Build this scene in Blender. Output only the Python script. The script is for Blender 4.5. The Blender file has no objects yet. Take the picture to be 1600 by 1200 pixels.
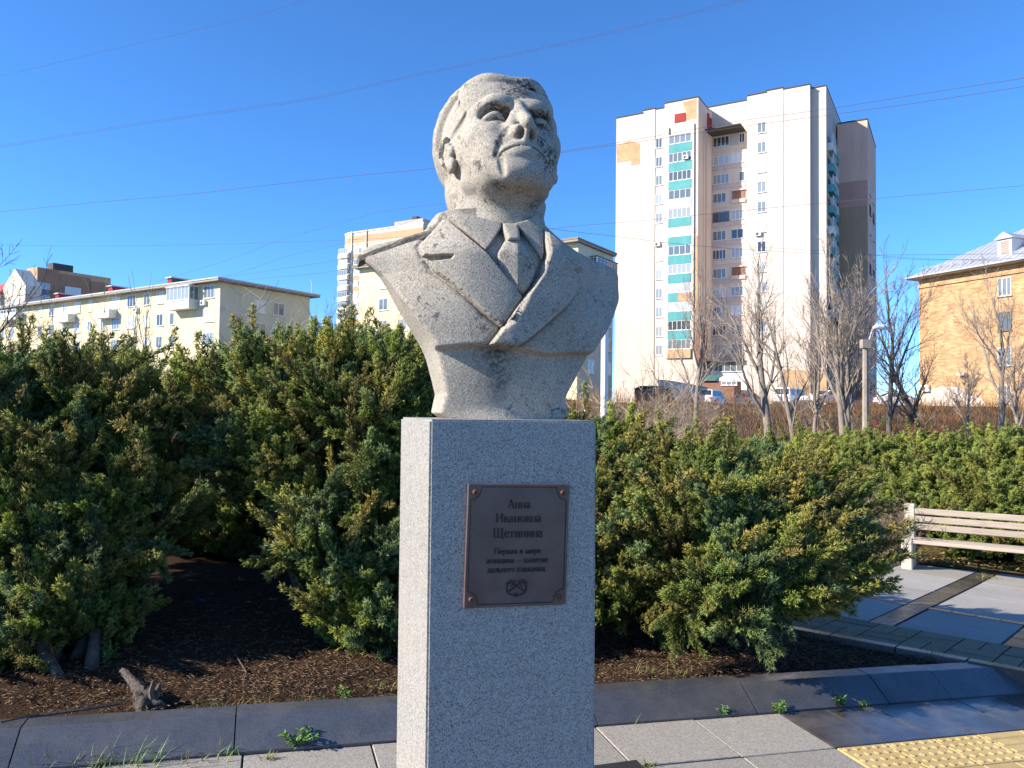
import bpy, bmesh, math, random
import numpy as np
from mathutils import Vector, Matrix

SC = bpy.context.scene
COL = SC.collection
R = math.radians

# ------------------------------------------------------------------ camera
CAM_H, PITCH, ROLL, FPX = 1.6, R(2.0), R(0.7), 1200.0
_F = np.array([0, math.cos(PITCH), math.sin(PITCH)])
_R0 = np.array([1.0, 0, 0]); _U0 = np.cross(_R0, _F)
_RT = _R0*math.cos(ROLL) + _U0*math.sin(ROLL)
_UP = -_R0*math.sin(ROLL) + _U0*math.cos(ROLL)
CAMP = np.array([0, 0, CAM_H])
cd = bpy.data.cameras.new('camera'); cam = bpy.data.objects.new('camera', cd); COL.objects.link(cam)
cd.sensor_width = 36; cd.lens = 27.0; cd.clip_start = .05; cd.clip_end = 6000
M = Matrix.Identity(4)
for i in range(3):
    M[i][0] = _RT[i]; M[i][1] = _UP[i]; M[i][2] = -_F[i]; M[i][3] = CAMP[i]
cam.matrix_world = M
SC.camera = cam

# ------------------------------------------------------------------ light
SUN_EL, SUN_AZ = R(30), R(-16)          # azimuth measured from -X towards +Y
SUNV = Vector((-math.cos(SUN_EL)*math.cos(SUN_AZ), math.cos(SUN_EL)*math.sin(SUN_AZ), math.sin(SUN_EL)))
w = bpy.data.worlds.new('World'); SC.world = w; w.use_nodes = True
nt = w.node_tree; nt.nodes.clear()
sky = nt.nodes.new('ShaderNodeTexSky'); sky.sky_type = 'NISHITA'; sky.sun_disc = False
sky.sun_elevation = SUN_EL
sky.sun_rotation = math.atan2(SUNV.x, SUNV.y)
sky.altitude = 6000; sky.air_density = 1.6; sky.dust_density = 0.0; sky.ozone_density = 8.0
hsv = nt.nodes.new('ShaderNodeHueSaturation'); hsv.inputs['Saturation'].default_value = 1.08
bg = nt.nodes.new('ShaderNodeBackground'); bg.inputs[1].default_value = 0.142
out = nt.nodes.new('ShaderNodeOutputWorld')
nt.links.new(sky.outputs[0], hsv.inputs['Color']); nt.links.new(hsv.outputs[0], bg.inputs[0]); nt.links.new(bg.outputs[0], out.inputs[0])
sl = bpy.data.lights.new('sun', 'SUN'); sl.energy = 5.0; sl.angle = R(.5); sl.color = (1, .90, .76)
so = bpy.data.objects.new('sun', sl); COL.objects.link(so)
so.rotation_euler = SUNV.to_track_quat('Z', 'Y').to_euler(); so.location = (-20, 0, 30)
SC.view_settings.view_transform = 'Standard'; SC.view_settings.look = 'None'
SC.view_settings.exposure = 1.0; SC.view_settings.gamma = 1.0; SC.view_settings.use_curve_mapping = False
SC.cycles.max_bounces = 6; SC.cycles.diffuse_bounces = 3; SC.cycles.glossy_bounces = 3
SC.cycles.transparent_max_bounces = 8; SC.cycles.use_denoising = True

# ------------------------------------------------------------------ helpers
def ray(px, py):
    return _F + _RT*((px-800)/FPX) + _UP*(-(py-600)/FPX)
def at(px, py, Y):
    d = ray(px, py); return CAMP + d*Y/d[1]
KS = .04                               # the street falls gently to the right
def gz(x): return -KS*x
def gnd(px, py, up=0.0):
    d = ray(px, py); return CAMP + d*((CAM_H-up)/(-d[2]-KS*d[0]))

def mesh_np(name, V, F):
    """V (n,3); F (m,k) int array or list of lists"""
    me = bpy.data.meshes.new(name)
    V = np.asarray(V, dtype=np.float32)
    if isinstance(F, np.ndarray):
        m, k = F.shape
        me.vertices.add(len(V)); me.vertices.foreach_set('co', V.ravel())
        me.loops.add(m*k); me.loops.foreach_set('vertex_index', F.astype(np.int32).ravel())
        me.polygons.add(m); me.polygons.foreach_set('loop_start', np.arange(0, m*k, k, dtype=np.int32))
        me.polygons.foreach_set('loop_total', np.full(m, k, dtype=np.int32))
        me.update(calc_edges=True); me.validate()
    else:
        me.from_pydata(V.tolist(), [], F); me.update()
    return me
def smooth(me, on=True):
    me.polygons.foreach_set('use_smooth', np.full(len(me.polygons), on, dtype=bool)); me.update(); return me

class MB:
    """collects simple shapes into ONE mesh"""
    def __init__(s): s.v = []; s.f = []
    def add(s, V, F):
        o = len(s.v); s.v += [tuple(map(float, p)) for p in V]; s.f += [[i+o for i in q] for q in F]; return s
    def box(s, x0, x1, y0, y1, z0, z1, m=None):
        V = [(x0,y0,z0),(x1,y0,z0),(x1,y1,z0),(x0,y1,z0),(x0,y0,z1),(x1,y0,z1),(x1,y1,z1),(x0,y1,z1)]
        if m: V = [m(p) for p in V]
        return s.add(V, [(0,3,2,1),(4,5,6,7),(0,1,5,4),(1,2,6,5),(2,3,7,6),(3,0,4,7)])
    def bbox(s, x0, x1, y0, y1, z0, z1, b=.005):
        """box with chamfered edges"""
        bm = bmesh.new(); bmesh.ops.create_cube(bm, size=1)
        for q in bm.verts:
            q.co = Vector(((x0+x1)/2+q.co.x*(x1-x0), (y0+y1)/2+q.co.y*(y1-y0), (z0+z1)/2+q.co.z*(z1-z0)))
        bmesh.ops.bevel(bm, geom=bm.edges[:], offset=b, segments=1, affect='EDGES')
        bm.verts.index_update()
        s.add([q.co for q in bm.verts], [[q.index for q in f.verts] for f in bm.faces]); bm.free(); return s
    def prism(s, poly, z0, z1, m=None):
        """poly [(x,y)] counter-clockwise, extruded z0..z1; m maps (x,y,z)"""
        n = len(poly); V = [(x,y,z0) for x,y in poly]+[(x,y,z1) for x,y in poly]
        if m: V = [m(p) for p in V]
        F = [list(range(n))[::-1], list(range(n,2*n))]+[[i,(i+1)%n,n+(i+1)%n,n+i] for i in range(n)]
        return s.add(V, F)
    def slab(s, top, th):
        """quad/poly of 3-D points thickened downwards"""
        n = len(top); V = [tuple(p) for p in top]+[(p[0],p[1],p[2]-th) for p in top]
        return s.add(V, [list(range(n)), list(range(n,2*n))[::-1]]+[[n+i,n+(i+1)%n,(i+1)%n,i] for i in range(n)])
    def tube(s, pts, r, n=6, cap=True):
        pts = [np.array(p, float) for p in pts]; rr = r if hasattr(r,'__len__') else [r]*len(pts)
        V = []; F = []; px = None
        for i, p in enumerate(pts):
            t = pts[min(i+1,len(pts)-1)]-pts[max(i-1,0)]; t = t/(np.linalg.norm(t)+1e-12)
            if px is None:
                a = np.array([0,0,1.]) if abs(t[2])<.9 else np.array([1.,0,0]); px = np.cross(t,a)
            px = px - t*np.dot(px,t); px /= np.linalg.norm(px)+1e-12; py = np.cross(t,px)
            for k in range(n):
                c = 2*math.pi*k/n; V.append(p+rr[i]*(math.cos(c)*px+math.sin(c)*py))
        for i in range(len(pts)-1):
            for k in range(n):
                F.append([i*n+k, i*n+(k+1)%n, (i+1)*n+(k+1)%n, (i+1)*n+k])
        if cap: F += [list(range(n))[::-1], [(len(pts)-1)*n+k for k in range(n)]]
        return s.add(V, F)
    def lathe(s, prof, n=12, c=(0,0,0)):
        V = []; F = []
        for r_, z in prof:
            for k in range(n): V.append((c[0]+r_*math.cos(2*math.pi*k/n), c[1]+r_*math.sin(2*math.pi*k/n), c[2]+z))
        for i in range(len(prof)-1):
            for k in range(n): F.append([i*n+k, i*n+(k+1)%n, (i+1)*n+(k+1)%n, (i+1)*n+k])
        F += [list(range(n))[::-1], [(len(prof)-1)*n+k for k in range(n)]]
        return s.add(V, F)
    def mesh(s, name, sm=False):
        me = bpy.data.meshes.new(name); me.from_pydata(s.v, [], s.f); me.update()
        if sm: smooth(me)
        return me

def obj(name, me, mat=None, parent=None, loc=None, kind=None):
    if isinstance(me, MB): me = me.mesh(name)
    o = bpy.data.objects.new(name, me); COL.objects.link(o)
    if mat is not None and len(me.materials) == 0: me.materials.append(mat)
    if parent is not None: o.parent = parent
    if loc is not None: o.location = loc
    if kind: o['kind'] = kind
    return o
def tag(o, label, cat, group=None):
    o['label'] = label; o['category'] = cat
    if group: o['group'] = group
    return o
def thing(name, label, cat, loc=(0,0,0), rotz=0.0, group=None):
    o = bpy.data.objects.new(name, None); COL.objects.link(o); o.empty_display_size = .1
    o.location = loc; o.rotation_euler = (0,0,rotz)
    return tag(o, label, cat, group)
def copy_tree(o, parent=None):
    c = o.copy(); COL.objects.link(c)
    if parent is not None: c.parent = parent
    for ch in o.children: copy_tree(ch, c)
    return c

# ------------------------------------------------------------------ materials
class NM:
    """small node-material writer"""
    def __init__(s, name):
        s.m = bpy.data.materials.new(name); s.m.use_nodes = True; s.t = s.m.node_tree
        s.b = s.t.nodes['Principled BSDF']; s.out = s.t.nodes['Material Output']; s._co = None
    def n(s, typ, **kw):
        q = s.t.nodes.new(typ)
        for k, v in kw.items(): setattr(q, k, v)
        return q
    def l(s, a, b): s.t.links.new(a, b)
    def co(s, which='Object'):
        if s._co is None: s._co = s.n('ShaderNodeTexCoord')
        return s._co.outputs[which]
    def pos(s): return s.n('ShaderNodeNewGeometry').outputs['Position']
    def noise(s, scale, detail=4, rough=.55, vec=None, dist=0):
        q = s.n('ShaderNodeTexNoise'); q.inputs['Scale'].default_value = scale; q.inputs['Detail'].default_value = detail
        q.inputs['Roughness'].default_value = rough; q.inputs['Distortion'].default_value = dist
        s.l(vec if vec is not None else s.co(), q.inputs['Vector']); return q.outputs['Fac']
    def voro(s, scale, vec=None, out='Color'):
        q = s.n('ShaderNodeTexVoronoi'); q.inputs['Scale'].default_value = scale
        s.l(vec if vec is not None else s.co(), q.inputs['Vector']); return q.outputs[out]
    def mapping(s, scale=(1,1,1), rot=(0,0,0), vec=None):
        q = s.n('ShaderNodeMapping'); q.inputs['Scale'].default_value = scale; q.inputs['Rotation'].default_value = rot
        s.l(vec if vec is not None else s.co(), q.inputs['Vector']); return q.outputs[0]
    def ramp(s, fac, stops, interp='LINEAR'):
        q = s.n('ShaderNodeValToRGB'); q.color_ramp.interpolation = interp; e = q.color_ramp.elements
        while len(e) < len(stops): e.new(.5)
        for i, (p, c) in enumerate(stops):
            e[i].position = p; e[i].color = (*c, 1) if hasattr(c,'__len__') else (c,c,c,1)
        s.l(fac, q.inputs[0]); return q.outputs[0]
    def mix(s, fac, a, b, mode='MIX'):
        q = s.n('ShaderNodeMix', data_type='RGBA', blend_type=mode)
        for v, i in ((fac,0),(a,6),(b,7)):
            if hasattr(v,'is_linked'): s.l(v, q.inputs[i])
            elif i == 0: q.inputs[i].default_value = v
            else: q.inputs[i].default_value = (*v,1) if hasattr(v,'__len__') else (v,v,v,1)
        return q.outputs[2]
    def math(s, op, a, b=0.0):
        q = s.n('ShaderNodeMath', operation=op)
        for v, i in ((a,0),(b,1)):
            if hasattr(v,'is_linked'): s.l(v, q.inputs[i])
            else: q.inputs[i].default_value = v
        return q.outputs[0]
    def sep(s, v):
        q = s.n('ShaderNodeSeparateXYZ'); s.l(v, q.inputs[0]); return q.outputs
    def rnd(s): return s.n('ShaderNodeObjectInfo').outputs['Random']
    def color(s, c):
        if hasattr(c,'is_linked'): s.l(c, s.b.inputs['Base Color'])
        else: s.b.inputs['Base Color'].default_value = (*c,1)
        return s
    def rough(s, v):
        if hasattr(v,'is_linked'): s.l(v, s.b.inputs['Roughness'])
        else: s.b.inputs['Roughness'].default_value = v
        return s
    def bump(s, h, strength=.3, dist=.01):
        q = s.n('ShaderNodeBump'); q.inputs['Strength'].default_value = strength; q.inputs['Distance'].default_value = dist
        s.l(h, q.inputs['Height']); s.l(q.outputs[0], s.b.inputs['Normal']); return s
    def spec(s, v): s.b.inputs['Specular IOR Level'].default_value = v; return s
    def metal(s, v): s.b.inputs['Metallic'].default_value = v; return s

def weathered(name, base, rough=.8, var=.18, scale=3.0, fine=60.0, spec=.3, bump=.15, bdist=.004, tint=None, world=False):
    k = NM(name); v = k.pos() if world else k.co()
    a = k.noise(scale, 5, .6, v); b = k.noise(fine, 3, .6, v)
    dark = tuple(c*(1-var*1.6) for c in base); lite = tuple(min(1,c*(1+var)) for c in base)
    c = k.ramp(a, [(.3,dark),(.7,lite)])
    c = k.mix(.35, c, k.ramp(b, [(.35,tuple(q*.7 for q in base)),(.65,tuple(min(1,q*1.25) for q in base))]))
    if tint: c = k.mix(k.ramp(k.noise(scale*.6,4,.7,v),[(.5,0.0),(.72,.8)]), c, tint)
    k.color(c).rough(rough).spec(spec)
    if bump: k.bump(b, bump, bdist)
    return k.m
def varied(name, base, rough=.7, var=.15, spec=.3, fine=40., bump=.1, metal=0):
    """per-object random tone plus grain, for pieces that share one material"""
    k = NM(name); r_ = k.rnd(); b = k.noise(fine, 4, .6)
    c = k.ramp(r_, [(0,tuple(q*(1-var) for q in base)),(1,tuple(min(1,q*(1+var)) for q in base))])
    c = k.mix(.4, c, k.mix(1.0, c, k.ramp(b,[(.3,.6),(.7,1.25)]), 'MULTIPLY'))
    k.color(c).rough(rough).spec(spec).metal(metal)
    if bump: k.bump(b, bump, .003)
    return k.m
# ------------------------------------------------------------------ monument frame
PA, PW, PD = R(17), .539, .56
PU = np.array([math.cos(PA), math.sin(PA), 0]); PV = np.array([-math.sin(PA), math.cos(PA), 0])
_FL = at(672, 655, 2.3)
PC = _FL + PU*PW/2 + PV*PD/2
PTOP = float(_FL[2])
PC = np.array([PC[0], PC[1], PTOP])
def bpx(px, py, yB=-.13):
    """pixel ray meets the bust plane at depth yB -> (x, z) in the bust frame"""
    d = ray(px, py); o = CAMP-PC
    t = (yB - np.dot(o, PV))/np.dot(d, PV); p = o+d*t
    return float(np.dot(p, PU)), float(p[2])

def smin(a, b, k): h = np.clip(.5+.5*(b-a)/k, 0, 1); return b*(1-h)+a*h-k*h*(1-h)
def smax(a, b, k): return -smin(-a, -b, k)
def surface_nets(F, org, h):
    s = F < 0
    cs = tuple(n-1 for n in F.shape)
    P = np.zeros(cs+(3,), np.float32); cnt = np.zeros(cs, np.int16)
    def cn(a, o): return a[o[0]:o[0]+cs[0], o[1]:o[1]+cs[1], o[2]:o[2]+cs[2]]
    for ax in range(3):
        for b in (0,1):
            for c in (0,1):
                o0 = [0,0,0]; oth = [i for i in range(3) if i != ax]; o0[oth[0]] = b; o0[oth[1]] = c
                o1 = list(o0); o1[ax] = 1
                m = cn(s,o0) != cn(s,o1); f0 = cn(F,o0)[m]; f1 = cn(F,o1)[m]; t = f0/(f0-f1)
                pos = np.tile(np.array(o0, np.float32), (len(t),1)); pos[:,ax] = t
                P[m] += pos; cnt[m] += 1
    m = cnt > 0; idx = np.full(cs, -1, np.int64); idx[m] = np.arange(m.sum())
    ijk = np.argwhere(m); V = (ijk + P[m]/cnt[m][:,None])*h + np.array(org)
    Q = []
    for ax in range(3):
        u, v = [(1,2),(2,0),(0,1)][ax]
        a = np.take(s, range(F.shape[ax]-1), ax); b = np.take(s, range(1,F.shape[ax]), ax)
        e = np.argwhere(a != b); e = e[(e[:,u]>0)&(e[:,v]>0)&(e[:,u]<F.shape[u]-1)&(e[:,v]<F.shape[v]-1)]
        flip = a[e[:,0],e[:,1],e[:,2]]
        q = []
        for du, dv in ((1,1),(0,1),(0,0),(1,0)):
            c = e.copy(); c[:,u] -= du; c[:,v] -= dv; q.append(idx[c[:,0],c[:,1],c[:,2]])
        q = np.stack(q, 1); q[~flip] = q[~flip][:, ::-1]; Q.append(q)
    return V.astype(np.float32), np.concatenate(Q).astype(np.int32)

def sd_poly(px, pz, poly):
    """signed distance to a 2-D polygon, vectorised"""
    P = np.array(poly, float); n = len(P); d = np.full(px.shape, 1e9); ins = np.zeros(px.shape, bool)
    for i in range(n):
        a, b = P[i], P[(i+1)%n]; e = b-a; wx = px-a[0]; wz = pz-a[1]
        t = np.clip((wx*e[0]+wz*e[1])/(e@e+1e-12), 0, 1); d = np.minimum(d, (wx-e[0]*t)**2+(wz-e[1]*t)**2)
        c = ((a[1] > pz) != (b[1] > pz)) & (px < (b[0]-a[0])*(pz-a[1])/(b[1]-a[1]+1e-12)+a[0]); ins ^= c
    d = np.sqrt(d); return np.where(ins, -d, d)
def catmull(P, n=6, closed=True):
    P = [np.array(p, float) for p in P]; N = len(P); o = []
    for i in range(N if closed else N-1):
        g = lambda j: P[j%N] if closed else P[min(max(j,0),N-1)]
        a,b,c,d = g(i-1),g(i),g(i+1),g(i+2)
        for k in range(n):
            t = k/n; o.append(.5*((2*b)+(-a+c)*t+(2*a-5*b+4*c-d)*t*t+(-a+3*b-3*c+d)*t**3))
    if not closed: o.append(P[-1])
    return [tuple(q) for q in o]

# ---- carved head, in centimetres of a life-size head: face towards -Y
class Field:
    def __init__(s, lo, hi, h):
        s.h = h; s.lo = np.array(lo, float); s.zo = 0.0
        s.ax = [np.arange(lo[i], hi[i], h, dtype=np.float32) for i in range(3)]
        s.F = np.full([len(a) for a in s.ax], 50., np.float32)
    def sub(s, lo, hi):
        sl = []
        for i in range(3):
            a = max(0, int((lo[i]-s.lo[i])/s.h)); b = min(len(s.ax[i]), int((hi[i]-s.lo[i])/s.h)+2); sl.append(slice(a, max(b,a+1)))
        g = np.meshgrid(*[s.ax[i][sl[i]] for i in range(3)], indexing='ij', sparse=True)
        return tuple(sl), g
    def op(s, fn, lo, hi, k, mode):
        sl, g = s.sub([q-k-1.2 for q in lo], [q+k+1.2 for q in hi]); d = fn(*g).astype(np.float32)
        s.F[sl] = smin(s.F[sl], d, k) if mode == 'u' else smax(s.F[sl], -d, k)
    def ell(s, c, r, k=.6, mode='u', rot=None):
        c = (c[0],c[1],c[2]+s.zo); rm = max(r); Rm = np.array(rot.to_matrix()) if rot is not None else None
        def fn(X,Y,Z):
            x,y,z = X-c[0],Y-c[1],Z-c[2]
            if Rm is not None: x,y,z = (Rm[0,0]*x+Rm[1,0]*y+Rm[2,0]*z, Rm[0,1]*x+Rm[1,1]*y+Rm[2,1]*z, Rm[0,2]*x+Rm[1,2]*y+Rm[2,2]*z)
            k0 = np.sqrt((x/r[0])**2+(y/r[1])**2+(z/r[2])**2); k1 = np.sqrt((x/r[0]**2)**2+(y/r[1]**2)**2+(z/r[2]**2)**2)
            return k0*(k0-1)/(k1+1e-6)
        q = r if rot is None else (rm,rm,rm)
        s.op(fn, [c[i]-q[i] for i in range(3)], [c[i]+q[i] for i in range(3)], k, mode)
    def cap(s, a, b, ra, rb=None, k=.5, mode='u'):
        rb = ra if rb is None else rb; a = np.array(a,float)+np.array([0,0,s.zo]); b = np.array(b,float)+np.array([0,0,s.zo]); e = b-a
        def fn(X,Y,Z):
            t = np.clip(((X-a[0])*e[0]+(Y-a[1])*e[1]+(Z-a[2])*e[2])/(e@e), 0, 1)
            return np.sqrt((X-a[0]-e[0]*t)**2+(Y-a[1]-e[1]*t)**2+(Z-a[2]-e[2]*t)**2)-(ra+(rb-ra)*t)
        m = max(ra,rb); s.op(fn, np.minimum(a,b)-m, np.maximum(a,b)+m, k, mode)
    def chain(s, pts, rs, k=.4, mode='u'):
        rs = list(rs) if hasattr(rs,'__len__') else [rs]*len(pts)
        if len(pts) > 2:
            q = catmull([tuple(p)+(r_,) for p, r_ in zip(pts, rs)], 4, False); pts = [p[:3] for p in q]; rs = [max(.02,float(p[3])) for p in q]
        for i in range(len(pts)-1): s.cap(pts[i], pts[i+1], rs[i], rs[i+1], k, mode)

def head_pix(px, py, grow=1.0):
    """sight line through a pixel -> point on the hair shell, in head centimetres"""
    m = Matrix.Translation(HEADPOS) @ Matrix.Rotation(HEAD_YAW,4,'Z') @ Matrix.Rotation(HEAD_ROLL,4,'Y') @ Matrix.Rotation(HEAD_PITCH,4,'X')
    mi = m.inverted(); o = CAMP-PC; d = ray(px,py)
    o = mi @ Vector((float(o@PU),float(o@PV),float(o[2]))); d = mi.to_3x3() @ Vector((float(d@PU),float(d@PV),float(d[2])))
    o = np.array(o)/HS; d = np.array(d)/HS; c = np.array((0,1.9,3.9)); r_ = np.array((8.8,9.9,9.5))*grow
    a_ = (o-c)/r_; b_ = d/r_; A = b_@b_; B = a_@b_; Cc = a_@a_-1; D = B*B-A*Cc
    t = (-B-math.sqrt(D))/A if D > 0 else -B/A
    return tuple(o+d*t)
def carve_head():
    H = Field((-9.6,-13.2,-19.5), (9.6,14.5,14.0), .13)
    X,Y,Z = np.meshgrid(*H.ax, indexing='ij', sparse=True)
    H.ell((0,1.2,3.4), (7.9,9.2,8.6), .1)                        # skull
    H.ell((0,-2.6,-2.0), (6.8,6.0,7.6), 2.2)                     # face mass
    for q in (-1,1):
        H.cap((q*5.0,-.6,-5.6), (q*1.9,-6.5,-8.0), 1.3, 1.5, 1.0)   # jaw
        H.ell((q*3.6,-5.2,-5.8), (1.7,1.6,2.6), 2.0)                # jowl
        H.ell((q*4.3,-5.6,-1.6), (2.1,1.9,1.9), 2.0)                # cheekbone
    H.ell((0,-6.8,-8.2), (2.2,1.8,1.5), 1.2)                     # chin
    H.ell((0,-6.9,-5.6), (3.4,1.9,2.4), 1.8)                     # muzzle
    H.ell((0,-5.0,5.4), (6.6,2.6,4.2), 2.0)                      # forehead
    H.zo = -1.15
    for q in (-1,1):                                             # brows
        H.chain([(q*1.2,-7.9,3.15),(q*3.2,-7.85,3.25),(q*5.4,-6.0,2.1)], [.55,.6,.5], 1.4)
    H.zo = 0.0
    # neck, leaning forward under a raised head
    H.cap((0,1.6,-5), (0,4.6,-11.5), 5.5, 5.5, 1.2)
    H.cap((0,4.6,-11.5), (0,8.0,-17.5), 5.6, 5.9, 1.0)
    H.ell((0,-2.4,-7.6), (3.6,3.2,1.3), 1.6)                     # flesh under the chin
    for q in (-1,1):
        H.cap((q*6.0,2.6,-5.5), (q*2.4,1.6,-15.0), 1.1, 1.2, 1.8)  # neck muscles
    # eyes
    H.zo = -1.15
    for q in (-1,1):
        H.ell((q*3.0,-8.1,1.1), (2.2,2.7,1.3), .6, 's', Matrix.Rotation(q*R(-8),3,'Y').to_euler())
        H.ell((q*1.7,-7.5,1.35), (.85,2.1,1.25), .3, 's')
        H.ell((q*3.3,-6.25,.75), (1.5,1.5,1.1), .15)            # eyeball
        up = [(q*1.8,-7.0,.75),(q*2.3,-7.65,1.1),(q*3.2,-7.95,1.2),(q*4.3,-7.4,.8),(q*5.3,-6.2,-.1)]
        H.chain(up, [.2,.42,.5,.44,.3], .1)                  # upper lid
        lo = [(q*1.75,-7.2,.5),(q*2.4,-7.65,.1),(q*3.3,-7.75,-.15),(q*4.2,-7.2,-.1),(q*5.1,-6.3,.05)]
        H.chain(lo, [.15,.2,.22,.2,.15], .45)                     # lower lid
        H.ell((q*3.4,-7.0,-1.0), (1.7,1.0,.7), .8)               # bag under the eye
        H.ell((q*3.2,-7.78,.62), (.42,.4,.36), .08, 's')           # pupil drilled
    # nose
    H.zo = -.95
    H.chain([(0,-8.3,2.9),(0,-8.9,1.4),(0,-9.9,-.6),(0,-10.7,-2.0)], [.62,.5,.55,.62], .6)
    H.ell((0,-10.6,-2.25), (.7,.9,.7), .45)
    for q in (-1,1):
        H.ell((q*1.12,-9.35,-2.5), (.64,1.05,.72), .4)
        H.cap((q*.9,-8.9,.6), (q*1.5,-8.4,-1.6), .6, .8, .9)
    for q in (-1,1):
        H.ell((q*.68,-9.9,-3.25), (.42,.72,.6), .15, 's')       # nostril
        H.chain([(q*2.05,-9.3,-1.9),(q*2.3,-8.9,-2.9)], [.16,.2], .3, 's')
    H.cap((0,-10.2,-3.1), (0,-9.3,-3.9), .34, .4, .35)           # septum
    # folds from nose to mouth, mouth
    H.zo = -.45
    for q in (-1,1):
        H.chain([(q*2.2,-8.9,-2.5),(q*2.9,-8.75,-3.6),(q*3.4,-8.3,-5.0),(q*3.7,-7.7,-6.3)], [.26,.4,.42,.2], .45, 's')
        H.ell((q*3.6,-6.8,-3.4), (1.3,1.1,1.7), 1.4)
        H.chain([(q*3.2,-7.9,-6.3),(q*3.0,-7.7,-7.6),(q*2.8,-7.4,-8.6)], [.2,.24,.1], .5, 's')
    H.zo = -.15
    H.chain([(-2.6,-7.7,-5.9),(-1.4,-8.5,-5.15),(0,-8.8,-4.95),(1.4,-8.5,-5.15),(2.6,-7.7,-5.9)], [.28,.36,.38,.36,.28], .6)
    H.chain([(-2.0,-7.8,-6.3),(-1.0,-8.35,-6.05),(0,-8.5,-6.0),(1.0,-8.35,-6.05),(2.0,-7.8,-6.3)], [.25,.34,.36,.34,.25], .9)
    H.chain([(-3.1,-7.6,-6.4),(-2.7,-8.1,-5.95),(-1.4,-8.85,-5.62),(0,-9.1,-5.5),(1.4,-8.85,-5.62),(2.7,-8.1,-5.95),(3.1,-7.6,-6.4)], [.1,.2,.2,.18,.2,.2,.1], .12, 's')
    H.zo = -1.0
    for q in (-1,1):                                             # brow wrinkles
        pass
    # ears
    H.zo = 0.0
    for q in (-1,1):
        e = Matrix.Rotation(q*R(16),3,'Z').to_euler()
        H.ell((q*7.35,.2,-.6), (.75,1.7,2.7), .3, 'u', e)
        H.ell((q*8.1,-.3,-.5), (.55,1.0,1.75), .25, 's', e)
        H.chain([(q*7.9,-1.2,1.2),(q*8.15,.2,1.85),(q*8.2,1.5,.8),(q*8.0,1.5,-1.0)], [.3,.36,.36,.3], .15)
        H.ell((q*7.4,-.9,-2.9), (.55,.8,.95), .3)
        H.cap((q*7.35,-1.5,-.6), (q*7.5,-1.3,-1.4), .4, .4, .3)
    # hair: a combed-back cap with strands, straight hairline from temple to nape
    hair = np.sqrt((X/8.8)**2+((Y-1.9)/9.9)**2+((Z-3.9)/9.5)**2)
    hd = (hair-1)*8.3
    ang = np.arctan2(Z-1.0, Y+5.0)
    side = np.abs(X)
    strand = .03*np.sin(ang*21+1.6*np.sin(side*.7)+.35*X)+.025*np.sin(ang*43+X*1.3)
    hl_top = -6.1+.055*side**2                                   # forehead line (in y)
    line = (Y-hl_top)*.75+(Z-8.0)*.62                            # behind/above this plane = hair
    line2 = (Y+1.4)*.8+(Z-1.4)*.6+0*X                            # temple to ear
    cut = smax(-line, -line2, .8)
    nape = smax(-(Y-2.6), -(Z+7.6), .5)
    cut = smin(cut, smax(nape, Z-2.0, .5), .6)
    hd = smax(hd-strand*np.clip(-cut,0,1), cut, .3)
    nk = np.sqrt((X/7.0)**2+((Y-4.2)/6.2)**2+((Z+3.0)/7.5)**2)
    nh = smax((nk-1)*6.6-.6*strand, 1.5-Y+.12*Z, .5)
    H.F = smin(H.F, hd.astype(np.float32), .12)
    H.F = smin(H.F, nh.astype(np.float32), .4)
    # waves above the forehead, on the far side
    def hz(x, y): return 3.9+9.5*math.sqrt(max(.02,1-(x/8.8)**2-((y-1.9)/9.9)**2))
    hr = []
    for x in np.linspace(-6.9,6.9,13):
        y = -7.55+.082*x*x; hr.append((x,y,hz(x,y)+.12))
    H.chain(hr, [.25,.45,.7,.9,.8,.6,.5,.7,.95,1.0,.8,.5,.3], .45)
    for x0 in (-5.6,-4.6,-3.5,-2.4,-1.3,1.4,2.6,3.8,5.0):        # strands combed back over the roll
        H.chain([(x0*(1+.03*t), -7.9+.082*x0*x0+.9*t, hz(x0*(1+.03*t),-7.9+.082*x0*x0+.9*t)+(.55 if 0<t<3 else .2)) for t in range(4)], [.06,.2,.22,.1], .2, 's')
    for j, (x0, x1) in enumerate(((1.9,3.1),(1.9,3.1),(3.2,4.5),(4.4,5.7))):
        y0 = -6.3+.75*j
        pts = [(x0,y0),(x0*.6+x1*.4+.25,y0+1.0),(x1,y0+2.6),(x1+.3,y0+5.5)]
        H.chain([(x,y,hz(x,y)-.1) for x,y in pts], [.45,.62,.55,.3], .25)
    H.chain([(x,y,hz(x,y)+.15) for x,y in ((.0,-6.7),(-.1,-5.4),(-.25,-3.4),(-.4,-1.0))], [.2,.34,.3,.18], .2, 's')
    for j in range(3):
        H.chain([(x,y,hz(x,y)+.1) for x,y in ((-1.2-1.5*j,-6.2+.7*j),(-1.9-1.5*j,-4.4+.7*j),(-2.4-1.3*j,-1.6+.6*j))], [.08,.2,.1], .3, 's')
    def hy(x, z, q=-1): # near-side hair surface: x for given (y,z)
        return q*8.8*math.sqrt(max(.02,1-((x-1.9)/9.9)**2-((z-3.9)/9.5)**2))
    for q in (-1,1):
        for (ya,za),(yb,zb),(yc,zc) in (((-4.6,7.4),(-1.4,5.6),(2.6,2.0)),((-3.4,5.2),(-.6,3.4),(3.4,-.6)),((-5.2,9.2),(-1.6,8.4),(3.2,5.2)),((-2.2,3.0),(.6,1.8),(3.2,-2.0))):
            pts = []
            for t in range(5):
                f = t/4; y = (1-f)**2*ya+2*f*(1-f)*yb+f*f*yc; z = (1-f)**2*za+2*f*(1-f)*zb+f*f*zc; pts.append((hy(y,z,q)*1.01,y,z))
            H.chain(pts, [.06,.18,.24,.2,.08], .2, 's')
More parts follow.
